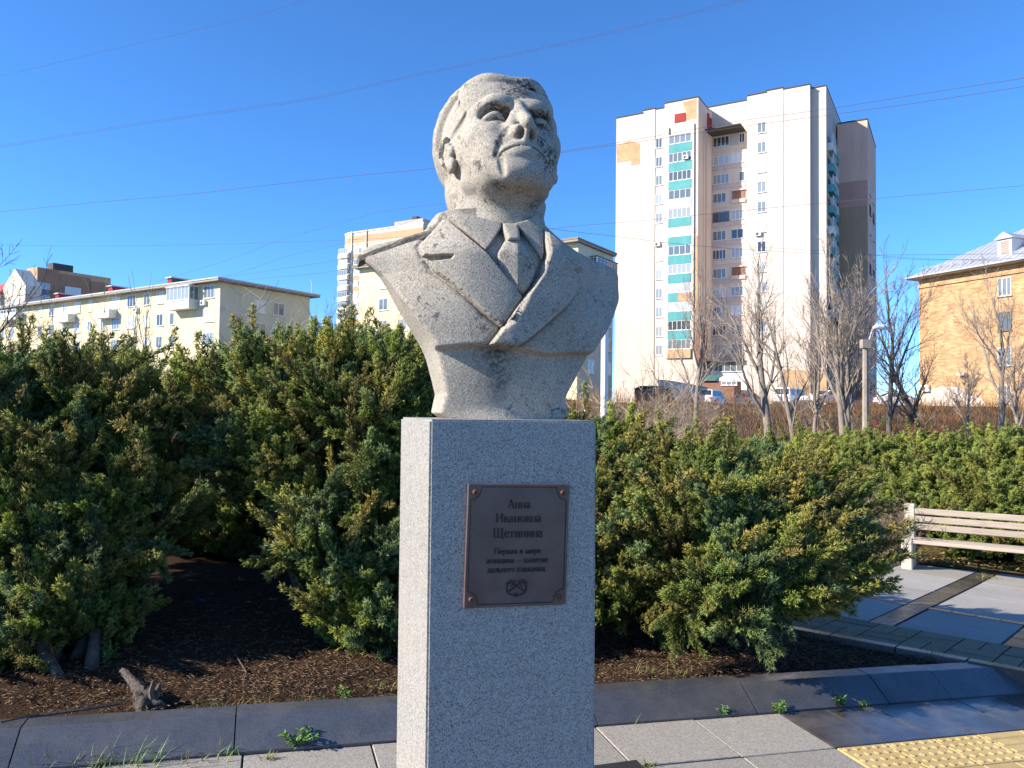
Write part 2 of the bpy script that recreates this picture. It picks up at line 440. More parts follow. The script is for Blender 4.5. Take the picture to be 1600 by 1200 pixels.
    zc = lambda L: [head_pix(640+x/3.071, 90+y/3.071) for x,y in L]
    for L,r_ in (([(262,200),(215,245),(165,300),(132,345)],.34),([(235,205),(185,250),(140,305)],.2),([(275,262),(240,320),(190,385),(148,445)],.36),([(455,62),(456,95),(458,128)],.28),([(486,75),(490,105),(480,135)],.3),([(520,75),(560,120),(610,165),(655,225)],.34),([(505,110),(545,140),(590,170),(640,215)],.3),([(560,95),(610,140),(655,195)],.28)):
        p_ = zc(L); H.chain(p_, [.1]+[r_*1.5]*(len(p_)-2)+[.1], .12, 's')
    return H

HS = .0252                                                       # life-size cm -> metres of the carving
HEAD_PITCH, HEAD_YAW, HEAD_ROLL = R(-23), R(2), R(1)
def head_xf(V, pos):
    m = Matrix.Translation(pos) @ Matrix.Rotation(HEAD_YAW,4,'Z') @ Matrix.Rotation(HEAD_ROLL,4,'Y') @ Matrix.Rotation(HEAD_PITCH,4,'X')
    m = np.array(m); return V*HS @ m[:3,:3].T + m[:3,3]

# ---- torso relief: front surface depth as a function of (x, z) in the bust frame
NX, NZ0 = bpx(780, 330, 0.0)
Pb = lambda L, y=-.13: [bpx(a, b, y) for a, b in L]
def Pout(L):
    o = []
    for a,b in L:
        y = -.13
        for _ in range(4):
            x,z = bpx(a,b,y); y = -.165+.75*abs(x-.02)**1.9+.05*float(sst(.14,.40,abs(x-.02)))*float(sst(.3,.5,z))+.01
        o.append((x,z))
    return o
def sst(a, b, x): t = np.clip((x-a)/(b-a), 0, 1); return t*t*(3-2*t)
OUT = Pout([(572,396),(604,424),(634,462),(660,503),(684,545),(694,580),(702,615),(711,655),(884,657),(889,622),(903,592),(922,556),(943,520),(957,480),(968,452),(967,434),
          (955,424),(930,413),(905,399),(880,375),(858,345),(846,325),(712,325),(698,340),(682,353),(662,367),(620,380)])
HEM = Pb([(560,541),(690,541),(740,538),(790,542),(850,553),(880,551),(980,546)])
VOP = Pb([(704,318),(712,338),(756,398),(790,442),(813,468),(840,431),(851,398),(856,352),(858,318)])
HEMX, HEMZ = zip(*HEM)
def sst(a, b, x): t = np.clip((x-a)/(b-a), 0, 1); return t*t*(3-2*t)
TOPZ = bpx(780,330)[1]
LL = [(703,331),(709,334),(735,372),(756,395),(785,433),(813,467),(806,480),(794,500),(780,512),(757,492),(730,464),(706,441),(684,422),(672,403),(706,403),(708,398),(667,394),(662,377),(676,360),(692,345)]
RL = [(855,353),(851,398),(840,431),(826,452),(813,467),(798,488),(780,515),(762,539),(780,544),(795,546),(815,535),(840,515),(862,497),(886,476),(904,455),(916,439),(907,430),(897,422),(914,416),(911,408),(890,406),(880,381),(866,364)]
LLP = Pb(LL, -.15); RLP = Pb(RL, -.15)
def y_front(x, z):
    xc = x-.02
    y = -.165 + .75*np.abs(xc)**1.9 + .10*sst(TOPZ-.16, TOPZ+.02, z)
    y = y + .05*sst(.14, .40, np.abs(xc))*sst(.3,.5,z)
    below = np.interp(x, HEMX, HEMZ)-z
    y = y + .042*sst(-.004, .012, below) + .02*sst(.06,.3,below) - .02*sst(.20,.26,below)*sst(-.1,.1,-np.abs(xc)+.12)
    v = sd_poly(x, z, VOP)
    y = y - .006*sst(-.002,.006,v)
    for P_ in (LLP, RLP):
        dl = sd_poly(x, z, P_); y = y + .011*np.where(dl > -.002, np.exp(-(np.maximum(dl,0)/.009)**2), 0)
    return y
def relief(poly, lift, depth=.03, h=.003, taper=None, rnd=.0025, under=None):
    """a carved slab lying on the chest: polygon (x,z), raised by lift"""
    P = np.array(poly); lo = P.min(0)-.02; hi = P.max(0)+.02
    ax = np.arange(lo[0],hi[0],h); az = np.arange(lo[1],hi[1],h); gx,gzz = np.meshgrid(ax,az,indexing='ij')
    d = sd_poly(gx,gzz,poly); yf = y_front(gx,gzz)
    lf = lift if not callable(lift) else lift(gx,gzz)
    ay = np.arange(float((yf-lf)[d<.01].min())-.02, float((yf+depth)[d<.01].max())+.03, h)
    Y = ay[None,:,None]; D = d[:,None,:]; YF = yf[:,None,:]; LF = lf if not hasattr(lf,'shape') else lf[:,None,:]
    F = smax(smax(D+0*Y, YF-LF-Y, rnd*2), Y-YF-depth, .004)
    V,Q = surface_nets(F.astype(np.float32), (ax[0],ay[0],az[0]), h); return V,Q

def stone_mat():
    k = NM('weathered_granite'); v = k.co()
    base = k.ramp(k.noise(5.,5,.6), [(.3,(.285,.255,.21)),(.7,(.40,.365,.305))])
    sp = k.voro(340.); g = k.sep(sp)[0]
    c = k.mix(k.ramp(g,[(.0,.85),(.16,.55),(.24,0.0)]), base, (.13,.125,.12))
    c = k.mix(k.ramp(k.sep(sp)[1],[(.78,0.0),(.9,.6)]), c, (.56,.52,.45))
    # lichen and soot: mottled spots, denser on the right of the face
    x = k.sep(v)[0]; z = k.sep(v)[2]
    spots = k.ramp(k.noise(46.,3,.6), [(.56,0.0),(.64,.95)])
    area = k.ramp(k.noise(6.5,3,.6), [(.48,0.0),(.66,1.0)])
    c = k.mix(k.math('MULTIPLY',k.math('MULTIPLY',spots,area),.85), c, (.075,.07,.066))
    q = k.ramp(k.noise(110.,2,.5), [(.66,0.0),(.72,.75)])
    c = k.mix(k.math('MULTIPLY',q,k.ramp(k.noise(3.4,2,.5),[(.42,.15),(.62,1.0)])), c, (.09,.085,.08))
    # run-off stain below the jacket hem
    dx = k.math('ABSOLUTE', k.math('SUBTRACT', k.math('ADD', x, k.math('MULTIPLY', k.math('SUBTRACT',k.noise(9.,4,.6),.5), .16)), -.02))
    st = k.math('MULTIPLY', k.ramp(dx,[(.015,1.0),(.075,0.0)]), k.math('MULTIPLY', k.ramp(z,[(.04,0.0),(.12,1.0)]), k.ramp(z,[(.235,1.0),(.262,0.0)])))
    st = k.math('MULTIPLY', st, k.ramp(k.noise(70.,3,.7),[(.38,.15),(.6,1.0)]))
    c = k.mix(k.math('MULTIPLY',st,.85), c, (.06,.052,.046))
    sa = k.n('ShaderNodeAttribute', attribute_name='soot_shade').outputs['Fac']  # soot together with painted recess shade
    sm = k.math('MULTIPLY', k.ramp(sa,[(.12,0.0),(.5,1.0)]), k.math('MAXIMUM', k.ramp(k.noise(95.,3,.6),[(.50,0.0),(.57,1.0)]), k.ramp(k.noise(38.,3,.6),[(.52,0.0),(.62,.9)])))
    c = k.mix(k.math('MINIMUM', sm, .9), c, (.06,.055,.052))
    k.color(c).rough(.9).spec(.2)
    k.bump(k.math('ADD',k.noise(190.,3,.65),k.math('MULTIPLY',g,.5)), .35, .004)
    return k.m
STONE = stone_mat()

bust = thing('stone_bust', 'weathered granite bust of a person in jacket and tie looking upward on the pedestal', 'bust', PC, PA)
HEADPOS = Vector((NX+.014, .045, NZ0+.198))
_h = carve_head(); HV, HQ = surface_nets(_h.F, _h.lo, _h.h)
SOOT_SHADE = np.zeros(len(HV))  # soot spots, with shade of sockets, folds and hair waves painted in
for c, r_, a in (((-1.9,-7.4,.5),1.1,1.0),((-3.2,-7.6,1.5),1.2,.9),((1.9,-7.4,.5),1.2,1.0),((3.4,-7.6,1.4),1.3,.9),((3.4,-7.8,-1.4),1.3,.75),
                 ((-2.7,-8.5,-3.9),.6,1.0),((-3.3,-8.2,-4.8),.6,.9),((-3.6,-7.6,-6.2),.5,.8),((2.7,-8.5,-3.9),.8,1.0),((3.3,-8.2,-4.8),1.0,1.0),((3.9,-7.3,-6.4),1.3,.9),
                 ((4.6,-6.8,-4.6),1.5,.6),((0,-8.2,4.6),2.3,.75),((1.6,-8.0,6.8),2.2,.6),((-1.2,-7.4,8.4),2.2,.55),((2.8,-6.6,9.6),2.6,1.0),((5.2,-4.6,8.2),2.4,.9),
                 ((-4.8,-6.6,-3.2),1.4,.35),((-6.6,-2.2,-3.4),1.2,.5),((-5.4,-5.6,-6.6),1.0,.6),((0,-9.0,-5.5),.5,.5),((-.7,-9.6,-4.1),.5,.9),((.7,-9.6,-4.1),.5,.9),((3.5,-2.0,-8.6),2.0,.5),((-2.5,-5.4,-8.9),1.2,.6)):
    SOOT_SHADE = np.maximum(SOOT_SHADE, a*np.exp(-((HV-np.array(c))**2).sum(1)/(r_*r_)))
HV = head_xf(HV, HEADPOS)
hm = smooth(mesh_np('head', HV, HQ))
at_ = hm.attributes.new('soot_shade', 'FLOAT', 'POINT'); at_.data.foreach_set('value', SOOT_SHADE.astype(np.float32))
obj('head', hm, STONE, bust)

def make_torso():
    h = .0042
    P = np.array(OUT); lo = P.min(0)-.03; hi = P.max(0)+.03
    ax = np.arange(lo[0],hi[0],h); az = np.arange(lo[1],hi[1],h); ay = np.arange(-.2,.25,h)
    gx,gzz = np.meshgrid(ax,az,indexing='ij')
    d = sd_poly(gx,gzz,catmull(OUT,3)); yf = y_front(gx,gzz)
    yb = .20-.35*np.abs(gx-.02)**1.7-.05*sst(.3,.0,gzz)
    Y = ay[None,:,None]
    F = smax(smax(d[:,None,:]-.014*sst(.25,.4,gzz)[:,None,:]-.004+.0*Y, yf[:,None,:]-Y, .014), Y-yb[:,None,:], .05)
    V,Q = surface_nets(F.astype(np.float32),(ax[0],ay[0],az[0]),h)
    return smooth(mesh_np('jacket',V,Q))
obj('jacket', make_torso(), STONE, bust)

def rel(name, pts, lift, smoothn=1, **kw):
    poly = Pb(pts, -.15)
    if smoothn > 1: poly = catmull(poly, smoothn)
    V,Q = relief(poly, lift, **kw); return obj(name, smooth(mesh_np(name,V,Q)), STONE, bust)
# collar leaves fall from the neck on to the chest
rel('lapel', LL, .024); rel('lapel', RL, .042)
SB = MB()                                                        # dark weathered ridge along the left shoulder
sp0 = [(563,392),(585,385),(610,378),(636,371),(664,366)]
rsb = np.random.default_rng(2); SBV=[]
for i,(a_,b_) in enumerate(sp0):
    x_,z_ = bpx(a_,b_+3,.03); yb0 = float(y_front(np.array(x_),np.array(z_-.02)))
    for y_,dz in ((.0,-.022),(-.002,-.004),(.02,.003),(.05,.003),(.08,-.004),(.08,-.03)): SBV.append((x_+rsb.normal(0,.002),yb0+y_,z_+dz+rsb.normal(0,.0015)))
SBF = [[i*6+j,i*6+(j+1)%6,(i+1)*6+(j+1)%6,(i+1)*6+j] for i in range(4) for j in range(6)]+[[0,1,2,3,4,5][::-1],[24+j for j in range(6)]]
SB.add(SBV,SBF)
ks = NM('sooty_granite'); ks.color(ks.ramp(ks.noise(70.,4,.7),[(.35,(.05,.045,.04)),(.65,(.17,.155,.135))])).rough(.95).bump(ks.noise(120.,4,.7),.5,.005)
obj('shoulder_ridge', SB, ks.m, bust)
tie_k = [(787,346),(814,346),(812,362),(809,378),(790,378),(788,362)]
tie_b = [(789,376),(810,376),(822,398),(834,424),(827,447),(814,463),(798,452),(777,426),(775,398)]
rel('tie_knot', tie_k, .046, rnd=.007); rel('tie', tie_b, lambda x,z: .020+.014*np.clip(1-np.abs(x-bpx(800,420)[0])/.05,0,1), rnd=.005)
cl = lambda s: (lambda x,z: .020+.030*sst(bpx(780,385)[1], bpx(780,335)[1], z))
CLL = [(708,330),(716,326),(750,334),(787,345),(784,356),(770,376),(757,392),(738,368),(722,350)]
CRL = [(806,347),(826,341),(846,330),(858,340),(858,356),(852,380),(844,408),(838,398),(827,376),(815,356)]
rel('collar_leaf', CLL, cl(0), rnd=.0025); rel('collar_leaf', CRL, cl(1), rnd=.0025)
# ------------------------------------------------------------------ ground and paving
KD = np.array([math.cos(R(17.3)), math.sin(R(17.3))]); KP = np.array([math.sin(R(17.3)), -math.cos(R(17.3))])
_k0 = gnd(935, 1135)[:2]
def kp(t, s): return _k0+KD*t+KP*s
def kp3(t, s, z): p = kp(t, s); return (p[0], p[1], gz(p[0])+z)
_tip = gnd(1590, 1043, .112)[:2]; TEND = float((_tip-_k0)@KD)
PATHUP = .115
def pp(px, py): return gnd(px, py, PATHUP)[:2]

def terrain():
    xs = np.unique(np.concatenate([np.linspace(-14,14,29), np.linspace(-120,120,49), np.linspace(-3000,3000,21)]))
    ys = np.unique(np.concatenate([np.linspace(-30,24,55), np.linspace(24,110,60), np.linspace(110,3000,16)]))
    rng = np.random.default_rng(3)
    V = []; 
    for y in ys:
        for x in xs:
            z = -.04*np.clip(x,-8,8)-.03
            z += 2.75*sst(34, 66, y+.08*x)*(1 if True else 0) - .35*sst(14,30,y)*(1-sst(34,50,y))
            if 36 < y < 100: z += rng.normal(0,.05)
            V.append((x,y,z))
    nx = len(xs); F = []
    for j in range(len(ys)-1):
        for i in range(nx-1): F.append((j*nx+i, j*nx+i+1, (j+1)*nx+i+1, (j+1)*nx+i))
    return np.array(V), np.array(F)
_tv,_tf = terrain()
def tz(x, y): return -.04*min(max(x,-8),8)-.03 + 2.75*float(sst(34,66,y+.08*x)) - .35*float(sst(14,30,y))*(1-float(sst(34,50,y)))
k = NM('dry_ground'); v = k.pos()
c = k.ramp(k.noise(.6,6,.65,v), [(.3,(.045,.032,.022)),(.55,(.085,.06,.038)),(.75,(.11,.088,.05))])
c = k.mix(.5, c, k.ramp(k.noise(9.,4,.7,v), [(.35,(.03,.02,.014)),(.7,(.14,.105,.06))]))
k.color(c).rough(.95).spec(.1).bump(k.noise(14.,4,.7,v), .6, .06)
obj('ground', smooth(mesh_np('ground',_tv,_tf)), k.m, kind='structure')

# foreground pavement --------------------------------------------------------
def stone_tile(name, base, rough=.75, var=.10, scale=230., spec=.35, dust=.3):
    k = NM(name); v = k.pos(); r_ = k.rnd()
    g = k.sep(k.voro(scale, v))[0]
    c = k.ramp(g, [(0,tuple(q*.62 for q in base)),(.5,base),(1,tuple(min(1,q*1.3) for q in base))])
    c = k.mix(1.0, c, k.ramp(r_,[(0,1-var),(1,1+var)]), 'MULTIPLY')
    st = k.ramp(k.noise(4.2,6,.7,v),[(.42,0.0),(.72,dust)])
    c = k.mix(st, c, (.25,.215,.17))
    k.color(c).spec(spec)
    k.rough(k.ramp(k.noise(7.,5,.7,v),[(.35,rough*.85),(.7,min(1,rough*1.2+.04))]))
    k.bump(k.noise(160.,3,.6,v), .12, .002)
    return k.m
GREY_T = stone_tile('grey_granite_tile', (.28,.26,.23), .8)
DARK_T = stone_tile('dark_polished_tile', (.042,.040,.043), .16, .25, 300., .7, .30)
KERB_M = stone_tile('dark_kerb_granite', (.058,.064,.078), .27, .15, 320., .9, .22)
k = NM('joint_sand'); k.color(k.mix(k.noise(30.,4,.6,k.pos()), (.05,.045,.04), (.16,.14,.11))).rough(.95); JOINT = k.m
k = NM('yellow_tactile_concrete'); v = k.pos()
c = k.ramp(k.noise(5.,5,.65,v), [(.3,(.36,.265,.11)),(.7,(.47,.36,.17))]); c = k.mix(k.ramp(k.noise(60.,4,.7,v),[(.5,0.0),(.75,.4)]), c, (.26,.2,.11))
c = k.mix(1.0, c, k.ramp(k.rnd(),[(0,.88),(1,1.08)]), 'MULTIPLY'); k.color(c).rough(.85).spec(.2).bump(k.noise(200.,3,.6,v),.2,.002); YELLOW = k.m

pave = MB(); pave.prism([tuple(kp(-7,0.0)),tuple(kp(-7,4.2)),tuple(kp(6.5,4.2)),tuple(kp(6.5,0.0))], 0, 1, lambda p: (p[0],p[1],gz(p[0])-.02-(.3 if p[2]==0 else 0)))
pavement = obj('pavement', pave, JOINT, kind='structure')
def tile(t0,t1,s0,s1,m,parent,name='paving_tile',gap=.004,h=0.0,th=.03):
    q = [kp3(t0+gap,s1-gap,h),kp3(t1-gap,s1-gap,h),kp3(t1-gap,s0+gap,h),kp3(t0+gap,s0+gap,h)]
    b = .004; c = np.mean(np.array(q),0)
    inner = [tuple(np.array(p)+(c-np.array(p))/np.linalg.norm((c-np.array(p)))*b) for p in q]
    low = [(p[0],p[1],p[2]-.004) for p in q]
    mb = MB(); V = inner+low+[(p[0],p[1],p[2]-th) for p in q]
    F = [[0,1,2,3]]
    for a in (0,4):
        for i in range(4): j=(i+1)%4; F.append([a+4+i,a+4+j,a+j,a+i])
    mb.add(V,F); return obj(name, mb, m, parent)
rg = random.Random(5)
TW, TS = .57, [0,.45,.92,1.4,1.9,2.4]
T0 = 1.09
for i in range(-8, 2):
    t0 = -.02+TW*i; t1 = t0+TW
    if i == 1: t1 = T0
    for a,b in zip(TS[:-1],TS[1:]):
        tile(t0,t1,a+.004,b,GREY_T,pavement,h=rg.uniform(-.003,.002))
for i in range(11):                                              # polished dark band beside the tactile strip
    tile(T0+.31*i,T0+.31*(i+1),.004,.45,DARK_T,pavement,h=rg.uniform(-.001,.001),gap=.003)
def tactile(t0,s0,ribs):
    o = tile(t0,t0+.3,s0,s0+.3,YELLOW,pavement,name='tactile_tile',gap=.002)
    mb = MB()
    if ribs:
        for q in range(4):
            a = .035+.075*q; mb.prism([(0,0),(1,0),(1,1),(0,1)],0,1,lambda p,a=a: kp3(t0+.02+.26*p[0], s0+a+.04-.04*p[1]+(.006 if p[2] and p[1]<.5 else 0)*-1+(.006 if p[2] and p[1]>.5 else 0), .0005+.006*p[2]))
    else:
        for i in range(5):
            for j in range(5):
                c = kp3(t0+.03+.06*i+(.03 if j%2 else 0)*.6, s0+.03+.06*j, 0)
                mb.lathe([(.017,.0),(.014,.0045),(.007,.006)],8,c)
    d = obj('raised_ribs' if ribs else 'raised_domes', mb, YELLOW, o); d['kind'] = 'stuff'
for i in range(11): tactile(T0+.005+.3*i, .455, i >= 3)
for i in range(17):
    for a in range(6):
        tile(T0+.2*i+(.1 if a%2 else 0),T0+.2*(i+1)+(.1 if a%2 else 0),.76+.1*a,.86+.1*a,YELLOW,pavement,name='paving_brick',h=rg.uniform(-.002,.002),gap=.003)
for i in range(6):
    tile(T0+.57*i,T0+.57*(i+1),1.38,1.9,GREY_T,pavement,h=rg.uniform(-.002,.002))

# kerb -----------------------------------------------------------------------
kerb = obj('kerb', MB().prism([(-6.2,-.262),(-6.2,-.02),(TEND-.12,-.02),(TEND-.02,-.262)],0,1,lambda p: kp3(p[0],p[1],-.12 if p[2]==0 else .02)), JOINT, kind='structure')
KT = [-5.32,-4.43,-3.55,-2.65,-1.77,-.88,0,.95,1.85,2.32,TEND+.0]
for i in range(len(KT)-1):
    a,b = KT[i]+.003,KT[i+1]-.003; j = rg.uniform(-.003,.003); e = rg.uniform(-.003,.003)
    prof = [(0.0,-.05),(0.0,.008),(-.158,.112),(-.166,.115),(-.272,.115),(-.272,-.05)]
    mb = MB(); n = len(prof); V=[]
    for t_, sh in ((a,0),(b,0)):
        for s_,z_ in prof:
            tt = t_
            if i == len(KT)-2 and t_ == b: tt = b+1.7*(s_+.166)
            V.append(kp3(tt, s_+e, z_+j))
    mb.add(V, [list(range(n)), list(range(n,2*n))[::-1]]+[[q,n+q,n+(q+1)%n,(q+1)%n] for q in range(n)])
    obj('kerb_stone', mb, KERB_M, kerb)

# planting bed ----------------------------------------------------------------
pe0, pe1 = pp(1334,996), pp(1565,1040); bdir = (pe0-pe1)/np.linalg.norm(pe0-pe1)
def bed_poly():
    a = kp(-6.2,-.20); b = kp(TEND-.2,-.20); c = np.array(_tip); far = pe1+bdir*9.0
    return [tuple(a),tuple(b),tuple(pe1+bdir*.2),tuple(far),(-6,13.5),(-9,8)]
def bed_mesh():
    P = bed_poly(); h = .11
    ax = np.arange(-9.2,4.6,h); ay = np.arange(1.5,13.6,h); gx,gy = np.meshgrid(ax,ay,indexing='ij')
    d = sd_poly(gx,gy,P); rng = np.random.default_rng(8)
    e_ = sst(.05,.5,-d); z = -.04*np.clip(gx,-8,8)+.075+e_*(.03*np.sin(gx*1.7+gy*.9)+.02*np.sin(gx*4.1-gy*3.3)+rng.normal(0,.008,gx.shape))+.08*sst(.2,2.2,-d)
    ok = d < -.0
    idx = np.full(gx.shape,-1); 
    cell = ok[:-1,:-1]&ok[1:,:-1]&ok[:-1,1:]&ok[1:,1:]
    # edge vertices are pulled to the outline by including all cells that touch the polygon
    touch = (d[:-1,:-1]<.02)&(d[1:,:-1]<.02)&(d[:-1,1:]<.02)&(d[1:,1:]<.02)
    V = np.stack([gx,gy,z],-1).reshape(-1,3); n = gx.shape[1]
    I = np.argwhere(touch); F = np.stack([I[:,0]*n+I[:,1],(I[:,0]+1)*n+I[:,1],(I[:,0]+1)*n+I[:,1]+1,I[:,0]*n+I[:,1]+1],1)
    return V,F
k = NM('bark_soil'); v = k.pos()
c = k.ramp(k.noise(2.2,6,.7,v), [(.3,(.030,.018,.012)),(.6,(.055,.033,.021)),(.8,(.085,.052,.03))])
c = k.mix(.55, c, k.ramp(k.noise(70.,4,.75,v,.6), [(.38,(.012,.008,.006)),(.62,(.105,.06,.034))]))
k.color(c).rough(.95).spec(.08).bump(k.noise(55.,5,.75,v,.4), .9, .03); SOIL = k.m
_bv,_bf = bed_mesh()
obj('planting_bed', smooth(mesh_np('planting_bed',_bv,_bf)), SOIL, kind='structure')
def bedz(x,y): return -.04*x+.10

# raised path on the right -------------------------------------------------------
k = NM('path_concrete'); v = k.pos()
c = k.ramp(k.noise(1.6,6,.65,v), [(.3,(.26,.24,.21)),(.7,(.35,.33,.295))]); c = k.mix(.3,c,k.ramp(k.noise(80.,4,.7,v),[(.35,.2),(.65,.45)]))
c = k.mix(k.ramp(k.noise(3.4,5,.8,v),[(.55,0.0),(.78,.5)]), c, (.19,.165,.14)); c = k.mix(1.0,c,k.ramp(k.rnd(),[(0,.92),(1,1.06)]),'MULTIPLY')
k.color(c).rough(.82).spec(.3).bump(k.noise(120.,4,.7,v),.2,.003); SLAB = k.m
STRIPE = stone_tile('stripe_granite', (.085,.072,.066), .25, .45, 260., .5, .25)
EDGE = stone_tile('edging_granite', (.16,.12,.11), .16, .5, 260., .5, .15)
PAVER = stone_tile('olive_paver', (.20,.17,.11), .85, .14, 190., .2, .2)
def line(L):
    P = np.array([pp(*p) for p in L]); c = P.mean(0); u,s_,vt = np.linalg.svd(P-c); d = vt[0]; d = d if d[0]>0 else -d
    return c,d
LN = [line(L) for L in ([(1488,888),(1600,900)],[(1425,894),(1508,908),(1600,920)],[(1378,911),(1470,925),(1600,943)],[(1358,935),(1428,946),(1600,975.5)],[(1362,972),(1407,980),(1512,998),(1593,1012)],[(1334,996),(1441,1016),(1565,1040)])]
e1 = np.mean([d for _,d in LN],0); e1 /= np.linalg.norm(e1)
S1 = line([(1526,904),(1474,926),(1434,948),(1395,965),(1350,988)]); S2d = S1[1]; S2c = (pp(1598,1005)+pp(1561,1033))/2
def isect(A,B):
    (c,d),(g,h) = A,B; m = np.array([[d[0],-h[0]],[d[1],-h[1]]]); t = np.linalg.solve(m, g-c); return c+d*t[0]
e2 = S1[1]; n2 = np.array([-e2[1],e2[0]]); 
def col_line(off): return (S1[0]+e1*off, e2)
period = float(np.linalg.norm(isect((S2c,e2),LN[4])-isect((S1[0],e2),LN[4])))
pz = lambda p, h=0.0: (p[0],p[1],gz(p[0])+PATHUP+h)
pb = [LN[5][0]-e1*7, LN[5][0]+e1*9, LN[0][0]+e1*9, LN[0][0]-e1*7]
sl_ = MB(); sl_.slab([pz(p,-.012) for p in pb], .3)
path = obj('path', sl_, JOINT, kind='structure')
SWD = .17
rows = [(LN[0],LN[1]),(LN[1],LN[2]),(LN[2],LN[3]),(LN[3],LN[4])]
def quad(name,A,B,o0,o1,m,gap=.006,h=0.0,th=.04):
    q = [isect(col_line(o0+gap),B),isect(col_line(o1-gap),B),isect(col_line(o1-gap),A),isect(col_line(o0+gap),A)]
    c = np.mean(q,0); q = [p+(c-p)/np.linalg.norm(c-p)*gap for p in q]
    mb = MB(); mb.slab([pz(p,h) for p in q], th); return obj(name, mb, m, path)
for ci in range(-2,3):
    o = period*ci
    for ri,(A,B) in enumerate(rows):
        off = .075 if ri in (2,) else 0.0
        A2 = (A[0]-n2*0-np.array([-e1[1],e1[0]])*-off*0, A[1])
        quad('concrete_slab',A,B,o+SWD/2,o+period-SWD/2,SLAB,.012,rg.uniform(-.003,.003))
        for q in range(3):                                       # stripe of short granite setts across each row
            fa = lambda f: (A[0]*(1-f)+B[0]*f, A[1]*(1-f)+B[1]*f)
            quad('stripe_sett',fa(q/3),fa((q+1)/3),o-SWD/2,o+SWD/2,STRIPE,.003,rg.uniform(-.001,.002))
# pale narrow granite line along row three
for ci in range(-2,3):
    for q in range(4):
        o0 = period*ci+SWD/2+(period-SWD)*q/4; o1 = o0+(period-SWD)/4
        A = (LN[3][0]+np.array([-e1[1],e1[0]])*.035,LN[3][1]); B = (LN[3][0]-np.array([-e1[1],e1[0]])*.035,LN[3][1])
        quad('inlay_strip',A,B,o0,o1,EDGE,.003,.004)
# basket-weave pavers between the slabs and the edging
band = float(abs((LN[4][0]-LN[5][0])@np.array([-e1[1],e1[0]])))
rowsn = 2; cell = band/rowsn*.96
for ci in range(-9,14):
    for rj in range(rowsn):
        f0,f1 = rj/rowsn,(rj+1)/rowsn
        mk_ = lambda f: (LN[4][0]*(1-f)+LN[5][0]*f-e1*0, e1)
        o = cell*ci
        if abs((o+cell/2+period*5+SWD) % period - SWD) < .001: pass
        if (ci+rj)%2:
            for q in range(2): quad('paver',mk_(f0+(f1-f0)*q/2),mk_(f0+(f1-f0)*(q+1)/2),o,o+cell,PAVER,.004,rg.uniform(-.004,.003))
        else:
            for q in range(2): quad('paver',mk_(f0),mk_(f1),o+cell*q/2,o+cell*(q+1)/2,PAVER,.004,rg.uniform(-.004,.003))
nL = np.array([-e1[1],e1[0]])
for q in range(-8,8):
    A = (LN[5][0]+nL*-.004, e1); B = (LN[5][0]-nL*.085, e1)
    o0 = -.12+.42*q
    if (isect(col_line(o0),A)-pe1)@e1 > .75: break
    quad('edging_stone',A,B,o0,o0+.42,EDGE,.003,.008,.09)
# grass strip behind the bench
def grass_strip():
    V=[];F=[]; n=24; A=LN[0][0]+nL*.02
    for i in range(n+1):
        for j in range(9):
            p = A+e1*(-2.5+9*i/n)+nL*(.28*j)
            V.append((p[0],p[1],gz(p[0])+PATHUP+.0+.02*math.sin(i*1.3+j)*(j>0)+.015*j))
    for i in range(n):
        for j in range(8): F.append((i*9+j,(i+1)*9+j,(i+1)*9+j+1,i*9+j+1))
    return np.array(V),np.array(F)
k = NM('leafy_ground'); v = k.pos()
c = k.ramp(k.noise(2.4,5,.7,v), [(.35,(.06,.075,.02)),(.52,(.16,.115,.045)),(.68,(.20,.12,.05))]); c = k.mix(.5,c,k.ramp(k.noise(45.,4,.75,v,.5),[(.35,(.03,.02,.012)),(.65,(.26,.17,.075))]))
k.color(c).rough(.95).spec(.1).bump(k.noise(40.,4,.8,v),.9,.03)
_gv,_gf = grass_strip(); obj('leaf_strewn_verge', smooth(mesh_np('leaf_strewn_verge',_gv,_gf)), k.m, kind='structure')
# ------------------------------------------------------------------ pedestal and plaque
k = NM('salt_pepper_granite'); v = k.co()
g = k.sep(k.voro(480.))[0]; g2 = k.sep(k.voro(260.))[1]
c = k.ramp(g, [(0,(.15,.143,.13)),(.2,(.24,.23,.208)),(.4,(.345,.33,.30)),(.72,(.42,.40,.365)),(.95,(.48,.46,.42))])
c = k.mix(k.ramp(g2,[(.74,0.0),(.84,.7)]), c, (.09,.092,.096))
c = k.mix(k.ramp(k.noise(2.2,5,.6),[(.4,0.0),(.75,.35)]), c, (.31,.30,.285))
zz = k.sep(v)[2]; stk = k.noise(5.,5,.7,k.mapping((7,7,.35)))
c = k.mix(k.math('MULTIPLY',k.ramp(stk,[(.5,0.0),(.72,.55)]),k.ramp(zz,[(.0,.9),(.45,.25)])), c, (.17,.165,.155))
c = k.mix(k.math('MULTIPLY',k.ramp(k.noise(14.,4,.7),[(.6,0.0),(.72,.3)]),k.ramp(zz,[(.75,0.0),(1.0,1.0)])), c, (.12,.115,.105))
k.color(c).spec(.4).rough(k.ramp(k.noise(30.,3,.6),[(.3,.38),(.7,.55)])).bump(g,.12,.001); GRAN = k.m
k = NM('plinth_granite'); k.color(k.mix(k.noise(260.,2,.6),(.02,.02,.022),(.05,.05,.055))).rough(.3); PLINTH = k.m
GZB = gz(PC[0])
ped = thing('pedestal', 'tall square speckled grey granite pedestal with a bronze plaque, under the bust', 'pedestal', (PC[0],PC[1],GZB), PA)
H = PTOP-GZB
